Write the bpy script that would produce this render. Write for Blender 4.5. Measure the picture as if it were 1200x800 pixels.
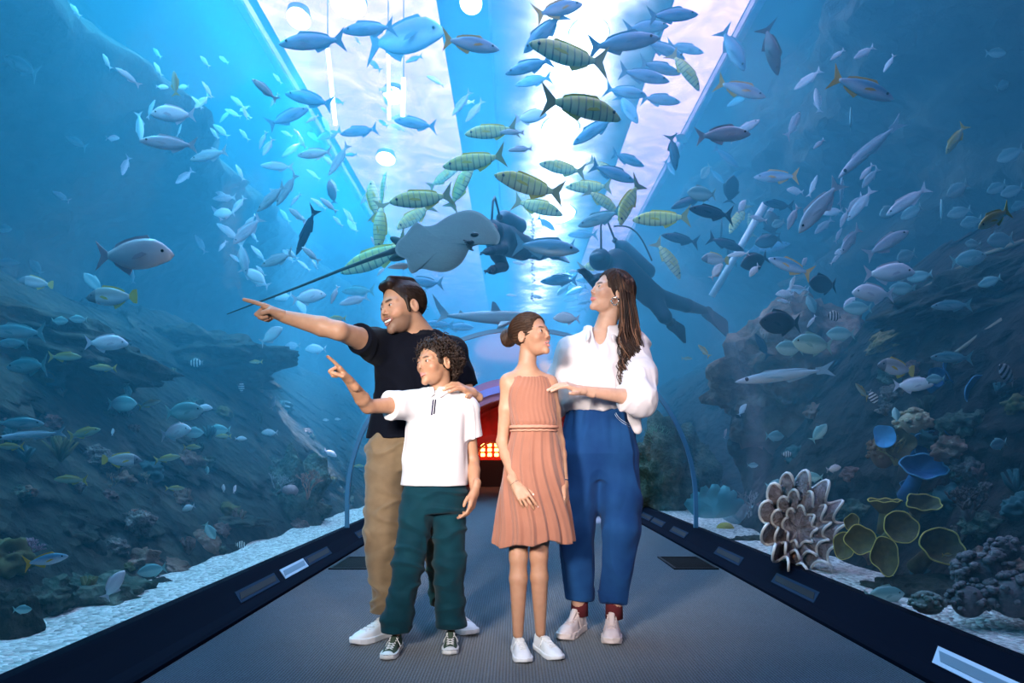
import bpy, bmesh, math, random, sys
import numpy as np
from mathutils import Vector, Matrix, Euler, noise as mnoise
for _o in list(bpy.data.objects): bpy.data.objects.remove(_o)
PI = math.pi
SC = bpy.context.scene
COL = SC.collection
# ---------------------------------------------------------------- camera, world, exposure
F = 800.0; VX = 602.0; VY = 531.0; CX = -0.075; CH = 0.88     # focal length in px, vanishing point, eye position
cam_d = bpy.data.cameras.new('camera'); cam = bpy.data.objects.new('camera', cam_d); COL.objects.link(cam)
cam.location = (CX, 0, CH); cam.rotation_euler = (PI/2, 0, 0)
cam_d.sensor_width = 36; cam_d.lens = 36*F/1200.0
cam_d.shift_x = -(VX-600)/1200.0; cam_d.shift_y = (VY-400)/1200.0
cam_d.clip_start = .02; cam_d.clip_end = 200
SC.camera = cam
vs = SC.view_settings
SC.display_settings.display_device = 'sRGB'
vs.view_transform = 'Standard'; vs.look = 'None'; vs.gamma = 1; vs.use_curve_mapping = False; vs.exposure = 0.0
cy = SC.cycles
cy.max_bounces = 10; cy.diffuse_bounces = 2; cy.glossy_bounces = 3; cy.transmission_bounces = 3
cy.transparent_max_bounces = 24; cy.volume_bounces = 0; cy.caustics_reflective = False; cy.caustics_refractive = False
cy.sample_clamp_indirect = 4; cy.sample_clamp_direct = 0
world = bpy.data.worlds.new('world'); SC.world = world; world.use_nodes = True
bgn = world.node_tree.nodes['Background']; bgn.inputs[0].default_value = (.02, .12, .30, 1); bgn.inputs[1].default_value = .05

def area(name, loc, aim, size, power, color, sy=None, spread=180, cam_vis=True):
    d = bpy.data.lights.new(name, 'AREA'); d.energy = power; d.color = color; d.size = size
    if sy: d.shape = 'RECTANGLE'; d.size_y = sy
    d.spread = math.radians(spread)
    o = bpy.data.objects.new(name, d); COL.objects.link(o); o.location = loc
    o.visible_camera = 'skylight' in name
    v = (Vector(aim)-Vector(loc)); h = math.hypot(v.x, v.y)
    if sy and sy > 5: o.rotation_euler = (0, math.atan2(-v.x, -v.z), 0)      # long side along the tunnel
    else: o.rotation_euler = v.to_track_quat('-Z', 'Y').to_euler()
    return o
def spot(name, loc, aim, power, color, ang, blend=.4, r=.1):
    d = bpy.data.lights.new(name, 'SPOT'); d.energy = power; d.color = color; d.spot_size = math.radians(ang); d.spot_blend = blend
    d.shadow_soft_size = r
    o = bpy.data.objects.new(name, d); COL.objects.link(o); o.location = loc
    v = (Vector(aim)-Vector(loc)); o.rotation_euler = v.to_track_quat('-Z', 'Y').to_euler()
    return o
# skylight bays over the tank (between the two pale beams)
WZ = 7.0
area('skylight_left', (-2.5, 17.5, WZ+.45), (-2.5, 17.5, 0), 2.6, 1500, (1, .63, 1), sy=33, spread=160)
area('skylight_right', (1.9, 17.5, WZ+.45), (1.9, 17.5, 0), 2.9, 1900, (1, .63, 1), sy=33, spread=160)
# tank lamps: the cold beams through the water
for _i, (x, y, p, a_) in enumerate([(.65, 9.3, 48000, 11), (.95, 13.0, 70000, 11), (1.35, 18.0, 90000, 11), (-2.6, 13.4, 40000, 11), (-1.9, 10.6, 30000, 10), (-3.0, 9.4, 40000, 12)]):
    spot('tank_beam_lamp', (x, y, WZ+.3), (x, y-.2, 0), p, (1, .86, 1), a_, .8, .12)
# unseen fill lamps added to lift the blue of the water
area('tank_flood_left', (-3.9, 9, WZ-.1), (-3.9, 9, 0), .8, 1600, (.05, .72, 1), sy=16)
area('tank_flood_middle', (-.6, 14, WZ-.1), (-.6, 14, 0), .8, 1500, (.28, .62, 1), sy=24)
area('tank_flood_right', (3.6, 10, WZ-.1), (3.5, 10, 0), .6, 110, (.08, .72, 1), sy=14)
# key lamps added out of view beside the camera to light the family
area('entrance_lamp', (-1.15, .2, 1.52), (-.20, 3.2, 1.02), .4, 19, (1, .93, .86), sy=.3, spread=54)
area('entrance_lamp', (.85, -.2, 1.72), (.1, 3.1, .95), .4, 5.5, (1, .90, .93), sy=.3, spread=42)
# ---------------------------------------------------------------- helpers
def W(px, py, Y):
    return Vector((CX+(px-VX)*Y/F, Y, CH-(py-VY)*Y/F))
def tag(o, label=None, cat=None, group=None, kind=None):
    if label: o['label'] = label
    if cat: o['category'] = cat
    if group: o['group'] = group
    if kind: o['kind'] = kind
    return o
def empty(name, loc=(0, 0, 0), rot=(0, 0, 0), parent=None):
    o = bpy.data.objects.new(name, None); COL.objects.link(o); o.location = loc; o.rotation_euler = rot
    o.empty_display_size = .1
    if parent: o.parent = parent
    return o
def link(name, me, mat=None, parent=None, smooth=True):
    o = bpy.data.objects.new(name, me); COL.objects.link(o)
    if mat is not None:
        for m in (mat if isinstance(mat, (list, tuple)) else [mat]): me.materials.append(m)
    if smooth and len(me.polygons): me.polygons.foreach_set('use_smooth', [True]*len(me.polygons))
    if parent: o.parent = parent
    return o
def mesh_from(verts, faces, name='m'):
    me = bpy.data.meshes.new(name); me.from_pydata([tuple(v) for v in verts], [], faces); me.update(); return me
def unparent_world(o, root):
    # o carries world coordinates: parent it to root and keep it in place
    o.parent = root; o.matrix_parent_inverse = Matrix.LocRotScale(root.location, root.rotation_euler, root.scale).inverted()
class MB:
    def __init__(s): s.v = []; s.f = []
    def add(s, v, f):
        n = len(s.v); s.v += [tuple(x) for x in v]; s.f += [tuple(i+n for i in q) for q in f]; return s
    def box(s, c, d, rz=0, bev=0):
        bm = bmesh.new(); bmesh.ops.create_cube(bm, size=1)
        for v in bm.verts: v.co = Vector((v.co.x*d[0], v.co.y*d[1], v.co.z*d[2]))
        if bev: bmesh.ops.bevel(bm, geom=bm.edges[:], offset=bev, segments=2, affect='EDGES')
        M = Matrix.Translation(c) @ Matrix.Rotation(rz, 4, 'Z')
        bm.verts.index_update()
        s.add([M @ v.co for v in bm.verts], [[v.index for v in f.verts] for f in bm.faces]); bm.free(); return s
    def tube(s, pts, r, n=8, cap=True, flat=1.0):
        pts = [Vector(p) for p in pts]; R = r if isinstance(r, (list, tuple)) else [r]*len(pts)
        if len(pts) < 2: return s
        up = Vector((0, 0, 1)); V = []; 
        t0 = (pts[1]-pts[0]).normalized()
        a = t0.cross(up)
        if a.length < 1e-3: a = t0.cross(Vector((1, 0, 0)))
        a.normalize()
        for i, p in enumerate(pts):
            t = (pts[min(i+1, len(pts)-1)]-pts[max(i-1, 0)])
            if t.length < 1e-9: t = t0
            t.normalize(); a = (a-t*a.dot(t)); 
            if a.length < 1e-6: a = t.orthogonal()
            a.normalize(); b = t.cross(a)
            for k in range(n):
                w = 2*PI*k/n; V.append(p+a*math.cos(w)*R[i]+b*math.sin(w)*R[i]*flat)
        Fc = []
        for i in range(len(pts)-1):
            for k in range(n):
                k2 = (k+1) % n; Fc.append((i*n+k, i*n+k2, (i+1)*n+k2, (i+1)*n+k))
        if cap: Fc.append(tuple(range(n-1, -1, -1))); Fc.append(tuple((len(pts)-1)*n+k for k in range(n)))
        return s.add(V, Fc)
    def ball(s, c, r, nu=12, nv=8, M=None):
        r = r if isinstance(r, (list, tuple)) else (r, r, r)
        V = [Vector((0, 0, r[2]))]
        for j in range(1, nv):
            th = PI*j/nv
            for i in range(nu):
                ph = 2*PI*i/nu; V.append(Vector((r[0]*math.sin(th)*math.cos(ph), r[1]*math.sin(th)*math.sin(ph), r[2]*math.cos(th))))
        V.append(Vector((0, 0, -r[2]))); Fc = []
        for i in range(nu): Fc.append((0, 1+i, 1+(i+1) % nu))
        for j in range(nv-2):
            for i in range(nu):
                a = 1+j*nu+i; b = 1+j*nu+(i+1) % nu; Fc.append((a, a+nu, b+nu, b))
        L = len(V)-1; b0 = 1+(nv-2)*nu
        for i in range(nu): Fc.append((b0+i, L, b0+(i+1) % nu))
        if M is None: M = Matrix.Identity(3)
        return s.add([Vector(c)+M @ v for v in V], Fc)
    def build(s, name, mat=None, parent=None, smooth=True):
        return link(name, mesh_from(s.v, s.f, name), mat, parent, smooth)
# ---- materials
def newmat(name):
    m = bpy.data.materials.new(name); m.use_nodes = True; nt = m.node_tree; nt.nodes.clear()
    out = nt.nodes.new('ShaderNodeOutputMaterial'); return m, nt, out
def N(nt, typ, **kw):
    n = nt.nodes.new(typ)
    for k, v in kw.items():
        if k.startswith('i_'): n.inputs[k[2:].replace('_', ' ')].default_value = v
        else: setattr(n, k, v)
    return n
def ramp(nt, fac, stops, interp='LINEAR'):
    r = nt.nodes.new('ShaderNodeValToRGB'); r.color_ramp.interpolation = interp
    e = r.color_ramp.elements
    while len(e) < len(stops): e.new(.5)
    for i, (p, c) in enumerate(stops): e[i].position = p; e[i].color = (*c, 1) if len(c) == 3 else c
    nt.links.new(fac, r.inputs[0]); return r.outputs[0]
def pbr(name, color, rough=.6, metal=0, spec=.22, bump=None, var=None, coords='Object', sss=0, sheen=0, emit=None, estr=0, coat=0):
    """var=(scale, amount, color2[, stretch]); bump=(scale, strength, dist[, stretch])"""
    m, nt, out = newmat(name); b = N(nt, 'ShaderNodeBsdfPrincipled'); nt.links.new(b.outputs[0], out.inputs[0])
    b.inputs['Base Color'].default_value = (*color, 1); b.inputs['Roughness'].default_value = rough
    b.inputs['Metallic'].default_value = metal; b.inputs['Specular IOR Level'].default_value = spec
    if sheen: b.inputs['Specular IOR Level'].default_value = .08
    b.inputs['Sheen Weight'].default_value = sheen; b.inputs['Coat Weight'].default_value = coat
    if sss:
        b.inputs['Subsurface Weight'].default_value = sss; b.inputs['Subsurface Radius'].default_value = (.012, .005, .003); b.inputs['Subsurface Scale'].default_value = 1
    if emit: b.inputs['Emission Color'].default_value = (*emit, 1); b.inputs['Emission Strength'].default_value = estr
    tc = N(nt, 'ShaderNodeTexCoord')
    def tex(scale, st, detail=4):
        mp = N(nt, 'ShaderNodeMapping'); nt.links.new(tc.outputs[coords], mp.inputs[0]); mp.inputs['Scale'].default_value = st
        n = N(nt, 'ShaderNodeTexNoise'); n.inputs['Scale'].default_value = scale; n.inputs['Detail'].default_value = detail
        nt.links.new(mp.outputs[0], n.inputs[0]); return n.outputs[0]
    if var:
        st = var[3] if len(var) > 3 else (1, 1, 1)
        f = tex(var[0], st); mx = N(nt, 'ShaderNodeMix', data_type='RGBA'); mx.inputs[6].default_value = (*color, 1); mx.inputs[7].default_value = (*var[2], 1)
        mr = N(nt, 'ShaderNodeMapRange'); mr.inputs[1].default_value = .5-.5*(1-var[1])*.6; mr.inputs[2].default_value = .5+.5*(1-var[1])*.6+.05
        nt.links.new(f, mr.inputs[0]); nt.links.new(mr.outputs[0], mx.inputs[0]); nt.links.new(mx.outputs[2], b.inputs['Base Color'])
    if bump:
        st = bump[3] if len(bump) > 3 else (1, 1, 1)
        f = tex(bump[0], st, 6); bp = N(nt, 'ShaderNodeBump'); bp.inputs['Strength'].default_value = bump[1]; bp.inputs['Distance'].default_value = bump[2]
        nt.links.new(f, bp.inputs['Height']); nt.links.new(bp.outputs[0], b.inputs['Normal'])
    m['bsdf'] = b.name
    return m
# ---------------------------------------------------------------- tunnel dimensions
TR = 1.70; TZ = .393; KX = 1.51; KT = .16; SAND = .10
Y0T = -1.0; YJ = 6.62; YP = 12.1; YE = 18.2
def arch_pts(r, zb, n=48):
    a0 = 0.0
    pts = [(r, zb)] + [(r*math.cos(PI*i/n), TZ+r*math.sin(PI*i/n)) for i in range(n+1)] + [(-r, zb)]
    return pts
def strip(profile, y0, y1, ny=2):
    V = []; Fc = []; n = len(profile)
    for j in range(ny):
        y = y0+(y1-y0)*j/(ny-1)
        V += [(x, y, z) for x, z in profile]
    for j in range(ny-1):
        for i in range(n-1): Fc.append((j*n+i, j*n+i+1, (j+1)*n+i+1, (j+1)*n+i))
    return V, Fc
# ---- carpet
def carpet_mat():
    m, nt, out = newmat('ribbed_blue_carpet'); b = N(nt, 'ShaderNodeBsdfPrincipled'); nt.links.new(b.outputs[0], out.inputs[0])
    tc = N(nt, 'ShaderNodeTexCoord')
    w = N(nt, 'ShaderNodeTexWave', wave_type='BANDS', bands_direction='X'); w.inputs['Scale'].default_value = 24; w.inputs['Distortion'].default_value = 1.6; w.inputs['Detail'].default_value = 3; w.inputs['Detail Scale'].default_value = 9
    n1 = N(nt, 'ShaderNodeTexNoise'); n1.inputs['Scale'].default_value = 140; n1.inputs['Detail'].default_value = 3
    n2 = N(nt, 'ShaderNodeTexNoise'); n2.inputs['Scale'].default_value = 3.0; n2.inputs['Detail'].default_value = 4
    w2 = N(nt, 'ShaderNodeTexWave', wave_type='BANDS', bands_direction='Y'); w2.inputs['Scale'].default_value = 30; w2.inputs['Distortion'].default_value = 2.5; w2.inputs['Detail'].default_value = 2
    for n in (w, n1, n2, w2): nt.links.new(tc.outputs['Object'], n.inputs[0])
    a = N(nt, 'ShaderNodeMath', operation='MULTIPLY_ADD'); nt.links.new(w.outputs[1], a.inputs[0]); a.inputs[1].default_value = .5
    nt.links.new(n1.outputs[0], a.inputs[2])
    a2 = N(nt, 'ShaderNodeMath', operation='MULTIPLY_ADD'); nt.links.new(w2.outputs[1], a2.inputs[0]); a2.inputs[1].default_value = .09; nt.links.new(a.outputs[0], a2.inputs[2])
    c = ramp(nt, a2.outputs[0], [(.42, (.003, .007, .014)), (.68, (.015, .027, .043)), (.92, (.060, .090, .125))])
    mx = N(nt, 'ShaderNodeMix', data_type='RGBA', blend_type='MULTIPLY'); mx.inputs[0].default_value = .5
    c2 = ramp(nt, n2.outputs[0], [(.3, (.6, .6, .6)), (.7, (1, 1, 1))])
    nt.links.new(c, mx.inputs[6]); nt.links.new(c2, mx.inputs[7]); nt.links.new(mx.outputs[2], b.inputs['Base Color'])
    b.inputs['Roughness'].default_value = .95; b.inputs['Specular IOR Level'].default_value = .1; b.inputs['Sheen Weight'].default_value = .25
    bp = N(nt, 'ShaderNodeBump'); bp.inputs['Strength'].default_value = .8; bp.inputs['Distance'].default_value = .006
    nt.links.new(a2.outputs[0], bp.inputs['Height']); nt.links.new(bp.outputs[0], b.inputs['Normal'])
    return m
fl = MB().box((0, (YE-5.0)/2, -.1), (2*KX, YE+5.0, .2)).build('floor', carpet_mat(), smooth=False); tag(fl, kind='structure')
M_kerb = pbr('kerb_navy', (.003, .006, .014), .85, spec=.03)
M_kerb2 = pbr('kerb_top_navy', (.012, .03, .06), .7, spec=.05)
M_black = pbr('slot_black', (.002, .002, .003), .6)
M_slotw = pbr('slot_chrome', (.35, .42, .5), .3, metal=.4)
for sx, side in ((-1, 'left'), (1, 'right')):
    prof = [(KX-.003, -.02), (KX-.003, .018), (KX+.012, .03), (KX+.05, .05), (KX+.13, .112), (KX+.175, KT-.008), (TR-.004, KT), (TR+.05, KT), (TR+.05, -.02)]
    prof = [(sx*x, z) for x, z in prof]
    V, Fc = strip(prof, Y0T, YP)
    n = len(prof); Fc += [tuple(range(n)), tuple(range(2*n-1, n-1, -1))]
    o = link('baseboard_'+side, mesh_from(V, Fc), M_kerb, smooth=False); tag(o, kind='structure')
    # slots let into the sloping kerb face
    def on_kerb(y, u, lift):   # u 0..1 along slope
        x = KX+.05+.08*u; z = .05+.062*u; nx, nz = -.61, .79
        return Vector((sx*(x+nx*lift), y, z+nz*lift))
    slots = [(y, 'dark') for y in (4.05, 5.3, 6.9, 8.6)] + [(2.35 if sx > 0 else 4.72, 'lit'), (7.9, 'dark')]
    for y, kind in slots:
        L = .62 if kind == 'dark' else (.66 if sx > 0 else .5)
        t = empty('air_slot', on_kerb(y, .5, 0)); 
        if kind == 'lit':
            tag(t, ('pale metal air slot in the dark right kerb near the lower right corner' if sx > 0 else 'pale metal air slot in the dark left kerb beside the floor grille'), 'vent')
        else:
            tag(t, '%s narrow black air slot let into the sloping %s kerb' % ({4.05: 'nearest', 5.3: 'second nearest', 6.9: 'third nearest', 7.9: 'fourth nearest', 8.6: 'farthest'}[y], side), 'vent', 'black air slots in the %s kerb' % side)
        def quad(u0, u1, l, l0, h):
            c = []
            for yy, uu in ((y-l0, u0), (y+l0, u0), (y+l0+.06, u1), (y-l0+.06, u1)): c.append(on_kerb(yy, uu, h)); 
            d = [on_kerb(p.y, 0, 0)*0+p-Vector((-sx*.61, 0, .79))*.012 for p in c]
            return c+d
        fcs = [(0, 1, 2, 3), (7, 6, 5, 4), (0, 4, 5, 1), (1, 5, 6, 2), (2, 6, 7, 3), (3, 7, 4, 0)]
        o = link('slot_frame', mesh_from(quad(.12, .88, L, L/2, .004), fcs), M_slotw if kind == 'lit' else M_kerb2, None, False); unparent_world(o, t)
        o = link('slot_opening', mesh_from(quad(.3, .7, L, L/2-.03, .006), fcs), M_black if kind == 'dark' else pbr('slot_grey', (.12, .2, .26), .4), None, False); unparent_world(o, t)
# ---- floor grilles
for sx, lab in ((-1, 'black floor grille set in the carpet by the left kerb'), (1, 'black floor grille set in the carpet by the right kerb')):
    t = empty('floor_grille', (sx*1.31, 5.47, 0)); tag(t, lab, 'floor grille')
    mb = MB(); 
    for (cx_, cy_, dx, dy) in ((0, .29, .34, .02), (0, -.29, .34, .02), (.16, 0, .02, .6), (-.16, 0, .02, .6)): mb.box((cx_, cy_, .004), (dx, dy, .012))
    mb.build('grille_frame', pbr('grille_metal', (.006, .008, .012), .5, metal=.3), t, False)
    mb = MB()
    for k in range(14): mb.box((0, -.26+k*.04, .002), (.31, .018, .008))
    mb.box((0, 0, -.002), (.32, .58, .006))
    mb.build('grille_bars', M_black, t, False)
# ---- acrylic vault
def acrylic_mat():
    m, nt, out = newmat('clear_acrylic'); tr = N(nt, 'ShaderNodeBsdfTransparent'); gl = N(nt, 'ShaderNodeBsdfGlossy'); mx = N(nt, 'ShaderNodeMixShader')
    tr.inputs[0].default_value = (.97, .985, 1, 1); gl.inputs['Roughness'].default_value = .09
    fr = N(nt, 'ShaderNodeFresnel'); fr.inputs[0].default_value = 1.25
    mm = N(nt, 'ShaderNodeMath', operation='MINIMUM'); mm.inputs[1].default_value = .16; nt.links.new(fr.outputs[0], mm.inputs[0])
    nt.links.new(mm.outputs[0], mx.inputs[0]); nt.links.new(tr.outputs[0], mx.inputs[1]); nt.links.new(gl.outputs[0], mx.inputs[2]); nt.links.new(mx.outputs[0], out.inputs[0]); return m
M_acr = acrylic_mat()
for k, (a, b) in enumerate(((Y0T, YJ), (YJ, YP))):
    V, Fc = strip(arch_pts(TR, KT), a, b); o = link('window_%d' % (k+1), mesh_from(V, Fc), M_acr); tag(o, kind='structure')
# joint ring between the two vault panels
def ring(name, y, r0, r1, depth, mat, zb=KT):
    A = arch_pts(r0, zb); B = arch_pts(r1, zb); V = []; n = len(A)
    for yy in (y-depth/2, y+depth/2):
        V += [(x, yy, z) for x, z in A]+[(x, yy, z) for x, z in B]
    Fc = []
    for i in range(n-1):
        Fc += [(i, i+1, n+i+1, n+i), (2*n+i+1, 2*n+i, 3*n+i, 3*n+i+1), (i, 2*n+i, 2*n+i+1, i+1), (n+i+1, 3*n+i+1, 3*n+i, n+i)]
    Fc += [(0, n, 3*n, 2*n), (n-1, 3*n-1, 4*n-1, 2*n-1)]
    return link(name, mesh_from(V, Fc), mat, smooth=False)
o = ring('trim_1', YJ, TR-.028, TR+.01, .03, pbr('joint_seal', (.10, .33, .5), .35, spec=.7)); tag(o, kind='structure')
o = ring('trim_2', YP-.03, TR-.24, TR+.12, .24, pbr('portal_pink', (.75, .22, .3), .45), zb=-.02); tag(o, kind='structure')
o = ring('trim_3', YP-.16, TR-.12, TR-.0, .06, pbr('portal_lilac', (.45, .35, .75), .4), zb=-.02); tag(o, kind='structure')
# ---- red hall beyond the portal
M_red = pbr('hall_red', (.6, .012, .008), .5, var=(2.5, .5, (.25, .004, .004)))
V, Fc = strip(arch_pts(TR+.1, -.1), YP+.1, YE); o = link('wall_hall', mesh_from(V, Fc), M_red); tag(o, kind='structure')
mb = MB(); P = arch_pts(TR+.1, -.1); V = [(x, YE, z) for x, z in P]; o = link('wall_end', mesh_from(V, [tuple(range(len(V)))]), M_red, smooth=False); tag(o, kind='structure')
for _x in (-.62, .55):
    t = empty('lit_arch', (_x, YE-.3, 0)); tag(t, 'red arch with a glowing amber doorway at the tunnel end, %s one' % ('left' if _x < 0 else 'right'), 'archway')
    for rr, w_, nm, mt in ((.62, .16, 'arch_band', pbr('arch_red', (.7, .02, .01), .35)), (.44, .05, 'arch_trim', pbr('arch_orange', (.9, .25, .05), .35))):
        V = []; n = 24
        for yy in (-.15, .1):
            for r in (rr-w_, rr):
                V += [(r, yy, 0)]+[(r*math.cos(PI*i/n), yy, .75+r*math.sin(PI*i/n)) for i in range(n+1)]+[(-r, yy, 0)]
        m_ = n+3; Fc = []
        for i in range(m_-1): Fc += [(i, i+1, m_+i+1, m_+i), (2*m_+i+1, 2*m_+i, 3*m_+i, 3*m_+i+1), (i, 2*m_+i, 2*m_+i+1, i+1), (m_+i+1, 3*m_+i+1, 3*m_+i, m_+i)]
        link(nm, mesh_from(V, Fc), mt, t, False)
    MB().box((0, .12, .35), (.8, .03, .7)).build('dark_door', pbr('door_dark', (.02, .005, .004), .5), t, False)
    mb = MB()
    for ix in range(4):
        for iz in range(3): mb.box((-.27+ix*.18, .08, .84+iz*.13), (.11, .03, .09), bev=.01)
    mb.build('lamp_panes', pbr('amber_glass', (.9, .5, .1), .4, emit=(1, .55, .12), estr=7), t, False)
spot('hall_lamp', (0, YP+2.0, 1.9), (0, YE, .6), 160, (1, .25, .15), 110, .8, .2)
_l = bpy.data.lights.new('hall_glow', 'POINT'); _l.energy = 6; _l.color = (1, .35, .25); _l.shadow_soft_size = .3
_o = bpy.data.objects.new('hall_glow', _l); COL.objects.link(_o); _o.location = (0, YP+1.2, 1.2)
# ---- entrance wall behind the camera (closes the tank)
V = [(x, Y0T, z) for x, z in arch_pts(TR+.02, -.1)]
n = len(V); out_ = [(7.5, Y0T, -.3), (7.5, Y0T, WZ+.6), (-7.5, Y0T, WZ+.6), (-7.5, Y0T, -.3)]
o = link('wall_entrance', mesh_from(V+out_, [tuple(list(range(n))+[n+3, n+2, n+1, n])]), pbr('tank_wall_blue', (.01, .06, .12), .8), smooth=False); tag(o, kind='structure')
# ---- water volume
TX0, TX1, TY1 = -7.5, 7.5, 34.0
def water_mat():
    m, nt, out = newmat('sea_water'); ab = N(nt, 'ShaderNodeVolumeAbsorption'); scn = N(nt, 'ShaderNodeVolumeScatter'); ad = N(nt, 'ShaderNodeAddShader')
    ab.inputs['Color'].default_value = (.42, .76, .945, 1); ab.inputs['Density'].default_value = WAT_ABS
    scn.inputs['Color'].default_value = (.13, .70, 1, 1); scn.inputs['Density'].default_value = WAT_SCA; scn.inputs['Anisotropy'].default_value = .0
    nt.links.new(ab.outputs[0], ad.inputs[0]); nt.links.new(scn.outputs[0], ad.inputs[1]); nt.links.new(ad.outputs[0], out.inputs['Volume'])
    return m
WAT_ABS = .18; WAT_SCA = .095
P = [(x, z) for x, z in arch_pts(TR+.012, SAND-.1)]
poly = P + [(TX0, SAND-.1), (TX0, WZ), (TX1, WZ), (TX1, SAND-.1)]
n = len(poly); V = [(x, Y0T+.02, z) for x, z in poly]+[(x, TY1, z) for x, z in poly]
Fc = [(i, (i+1) % n, n+(i+1) % n, n+i) for i in range(n)] + [tuple(range(n)), tuple(range(2*n-1, n-1, -1))]
wm = link('tank_water', mesh_from(V, Fc), water_mat(), smooth=False); tag(wm, 'blue sea water filling the tank around the tunnel', 'water', kind='stuff')
# ---- rippled water surface
def surf_mat():
    m, nt, out = newmat('water_ripples'); tr = N(nt, 'ShaderNodeBsdfTransparent'); gl = N(nt, 'ShaderNodeBsdfGlossy'); mx = N(nt, 'ShaderNodeMixShader'); mx.inputs[0].default_value = .08
    tc = N(nt, 'ShaderNodeTexCoord'); n1 = N(nt, 'ShaderNodeTexNoise'); n1.inputs['Scale'].default_value = 1.3; n1.inputs['Detail'].default_value = 3; n1.inputs['Distortion'].default_value = 1.2
    nt.links.new(tc.outputs['Object'], n1.inputs[0])
    c = ramp(nt, n1.outputs[0], [(.30, (.42, .44, .54)), (.5, (.54, .55, .62)), (.70, (.74, .74, .80))])  # uneven tint stands in for light focused by the waves
    nt.links.new(c, tr.inputs[0]); gl.inputs['Roughness'].default_value = .15
    bp = N(nt, 'ShaderNodeBump'); bp.inputs['Distance'].default_value = .2; nt.links.new(n1.outputs[0], bp.inputs['Height']); nt.links.new(bp.outputs[0], gl.inputs['Normal'])
    nt.links.new(tr.outputs[0], mx.inputs[1]); nt.links.new(gl.outputs[0], mx.inputs[2]); nt.links.new(mx.outputs[0], out.inputs[0]); return m
V = []; Fc = []; nx, ny = 40, 80
for j in range(ny+1):
    for i in range(nx+1):
        x = TX0+(TX1-TX0)*i/nx; y = Y0T+(TY1-Y0T)*j/ny
        V.append((x, y, WZ+.06+.04*mnoise.noise(Vector((x*.8, y*.8, 0)))))
for j in range(ny):
    for i in range(nx): a = j*(nx+1)+i; Fc.append((a, a+1, a+nx+2, a+nx+1))
o = link('water_surface', mesh_from(V, Fc), surf_mat()); tag(o, 'rippled water surface seen from below under the skylights', 'water', kind='stuff')
# ---- beams along the skylight edges
M_beam = pbr('beam_pale', (.7, .75, .85), .5)
for x, lab in ((-3.9, 'left'), (3.35, 'right')):
    o = MB().box((x, 15, WZ+.22), (.14, 30, .16), bev=.02).build('skylight_beam', M_beam, None, False)
    tag(o, 'long pale beam above the water along the %s skylight edge' % lab, 'beam')
# visible round lamps over the water
for px, py, r, lab in ((350, 22, .28, 'bright round lamp over the water at top left of the skylight'), (408, 4, .42, 'largest round lamp over the water at the top edge'), (552, 4, .26, 'bright lamp over the water right of the large round one'),
                       (461, 112, .3, 'bright lamp over the water above the left fish school'), (452, 186, .34, 'bright lamp far over the water, lowest of the left lamps'),
                       (690, 40, .5, 'bright lamp over the right skylight near the top edge'), (657, 150, .6, 'bright lamp over the middle of the water, below the top right lamp'), (648, 250, 1.0, 'far bright lamp over the water above the divers')):
    Yl = F*(WZ+.3-CH)/(VY-py); p = W(px, py, Yl)
    t = empty('water_lamp', p); tag(t, lab, 'lamp')
    r *= .6
    MB().ball((0, 0, 0), (r, r*1.3, .1), 24, 10).build('lamp_lens', pbr('lamp_lens', (1, 1, 1), .3, emit=(.85, .9, 1), estr=40), t)
    b = MB(); b.tube([(0, 0, .02), (0, 0, .16)], [r*1.08, r*.9], 24); b.build('lamp_housing', pbr('lamp_housing', (.2, .22, .25), .5), t, False)
# luminous strip added to stand in for the bright light shaft
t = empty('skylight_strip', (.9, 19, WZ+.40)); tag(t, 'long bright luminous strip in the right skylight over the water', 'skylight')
def lum_mat():  # the shaft's soft edges and mottling are put into the emission
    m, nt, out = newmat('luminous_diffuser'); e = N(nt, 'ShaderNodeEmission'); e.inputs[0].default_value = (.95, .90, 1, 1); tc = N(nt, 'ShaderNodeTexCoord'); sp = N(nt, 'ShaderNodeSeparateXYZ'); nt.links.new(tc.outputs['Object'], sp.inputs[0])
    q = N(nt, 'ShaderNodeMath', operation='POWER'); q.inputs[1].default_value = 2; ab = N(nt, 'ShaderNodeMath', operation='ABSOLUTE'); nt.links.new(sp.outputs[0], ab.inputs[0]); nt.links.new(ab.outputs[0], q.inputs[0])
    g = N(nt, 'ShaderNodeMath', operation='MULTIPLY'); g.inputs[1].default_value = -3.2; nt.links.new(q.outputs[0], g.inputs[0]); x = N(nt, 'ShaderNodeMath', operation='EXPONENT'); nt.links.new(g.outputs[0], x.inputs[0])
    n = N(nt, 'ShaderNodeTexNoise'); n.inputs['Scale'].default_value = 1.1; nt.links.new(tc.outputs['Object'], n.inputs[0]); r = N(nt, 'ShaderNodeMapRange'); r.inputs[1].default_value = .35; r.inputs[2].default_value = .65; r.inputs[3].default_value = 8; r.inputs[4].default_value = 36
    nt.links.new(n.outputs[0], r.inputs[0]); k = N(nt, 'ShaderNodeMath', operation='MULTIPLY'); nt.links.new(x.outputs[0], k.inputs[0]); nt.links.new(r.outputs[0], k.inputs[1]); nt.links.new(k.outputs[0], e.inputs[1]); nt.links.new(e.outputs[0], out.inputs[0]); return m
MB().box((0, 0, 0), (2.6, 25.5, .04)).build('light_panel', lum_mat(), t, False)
MB().box((0, 0, .05), (2.7, 25.7, .05)).build('strip_housing', pbr('strip_housing', (.3, .32, .36), .6), t, False)
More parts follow.
